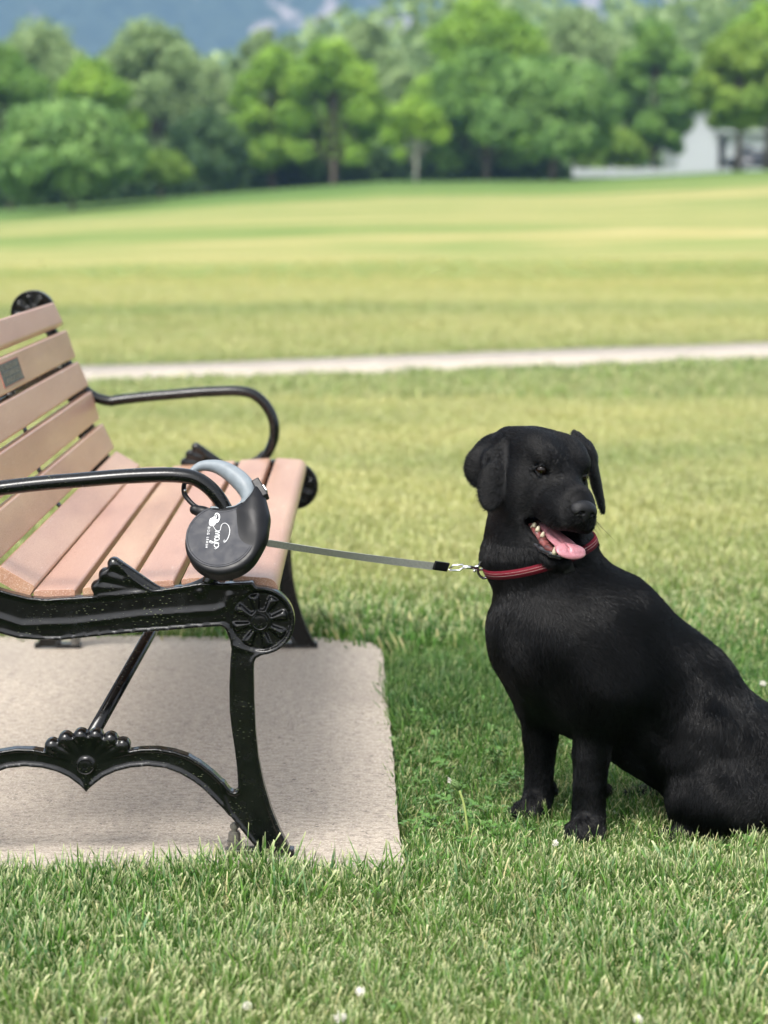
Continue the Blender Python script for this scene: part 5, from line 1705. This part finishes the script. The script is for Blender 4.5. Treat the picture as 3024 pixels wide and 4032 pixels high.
# dandelion gone to bud on its bent stalk, and white clover heads
M_STALK = simple('pale_green_stalk', (0.34, 0.42, 0.13), .5)
M_SEPAL = simple('green_sepal', (0.10, 0.17, 0.05), .6)
M_PETAL = simple('white_petal', (0.62, 0.60, 0.52), .8)
g0 = G(1843, 3300, -.02); Yd = g0[1]
dn = empty('dandelion', tuple(g0), label='closed dandelion head on a long bent stalk between the pad and the dog', cat='flower')
st = [P(u, v, Yd) - g0 for u, v in ((1843, 3300), (1838, 3240), (1826, 3165), (1808, 3110))]
bm = bmesh.new(); c = catmull(st, 4); tube(bm, c, [.0021] * len(c), 8); bm_obj('stalk', bm, M_STALK, dn, smooth=True)
hc_ = P(1790, 3085, Yd) - g0; dirh = Vector((-.75, 0, .45)).normalized()
bm = bmesh.new(); tube(bm, [Vector(st[-1]), Vector(hc_) - dirh * .002, Vector(hc_) + dirh * .006], [.003, .0068, .0045], 10)
for k in range(9):
    a = k * .7; o_ = Vector((0, math.cos(a), math.sin(a))) * .006
    tube(bm, [Vector(hc_) - dirh * .004 + o_ * .6, Vector(hc_) + o_ * 1.1, Vector(hc_) + dirh * .009 + o_ * .6], [.0012, .0016, .0004], 5)
bm_obj('sepals', bm, M_SEPAL, dn, smooth=True)
bm = bmesh.new()
for k in range(26):
    o_ = Vector((random.uniform(-.3, .3), random.uniform(-1, 1), random.uniform(-1, 1))) * .004
    tube(bm, [Vector(hc_) + dirh * .004 + o_ * .5, Vector(hc_) + dirh * .013 + o_ * 1.2], [.0009, .0004], 4)
bm_obj('bud_tuft', bm, M_PETAL, dn)


def clover_head(u, v, hgt, label, sz=1.0, gz=-.02):
    K_ = 1.8228
    top = None
    g = G(u * K_, v * K_, hgt - .02)
    root = empty('clover_flower', (g[0], g[1], -.02), label=label, cat='flower', group='white clover heads in the lawn')
    bm = bmesh.new(); tube(bm, [(0.004, 0, 0), (.002, 0, hgt * .6), (0, 0, hgt)], [.0012] * 3, 6); bm_obj('stalk', bm, M_STALK, root)
    bm = bmesh.new(); rr = random.Random(u)
    for k in range(44):
        th = k * 2.4; zz = 1 - 1.7 * (k + .5) / 44; q = math.sqrt(max(0, 1 - zz * zz))
        d_ = Vector((q * math.cos(th), q * math.sin(th), zz)); c_ = Vector((0, 0, hgt))
        tube(bm, [c_ + d_ * .002, c_ + d_ * .0052 * sz * rr.uniform(.7, 1.1), c_ + d_ * .0082 * sz * rr.uniform(.6, 1.2) + Vector((0, 0, .001))], [.0008, .0017, .0006], 5)
    bm_obj('flower_head', bm, M_PETAL, root)


clover_head(735, 2200, .045, 'white clover head at the bottom edge, the larger of the two close together')
clover_head(778, 2143, .050, 'white clover head on a taller stalk just above the bottom edge, centre', .8)
clover_head(534, 2175, .040, 'white clover head in the foreground grass, left of the other clover heads', .9)
clover_head(222, 2206, .040, 'white clover head cut by the bottom edge below the bench leg', .7)
clover_head(1378, 2203, .042, 'white clover head at the bottom edge beneath the dog', .8)
clover_head(1648, 1478, .045, 'white clover head in the grass behind the dog at the right edge', .9)
clover_head(1200, 1822, .050, 'faded white clover head in front of the dog\'s front paws', .7)
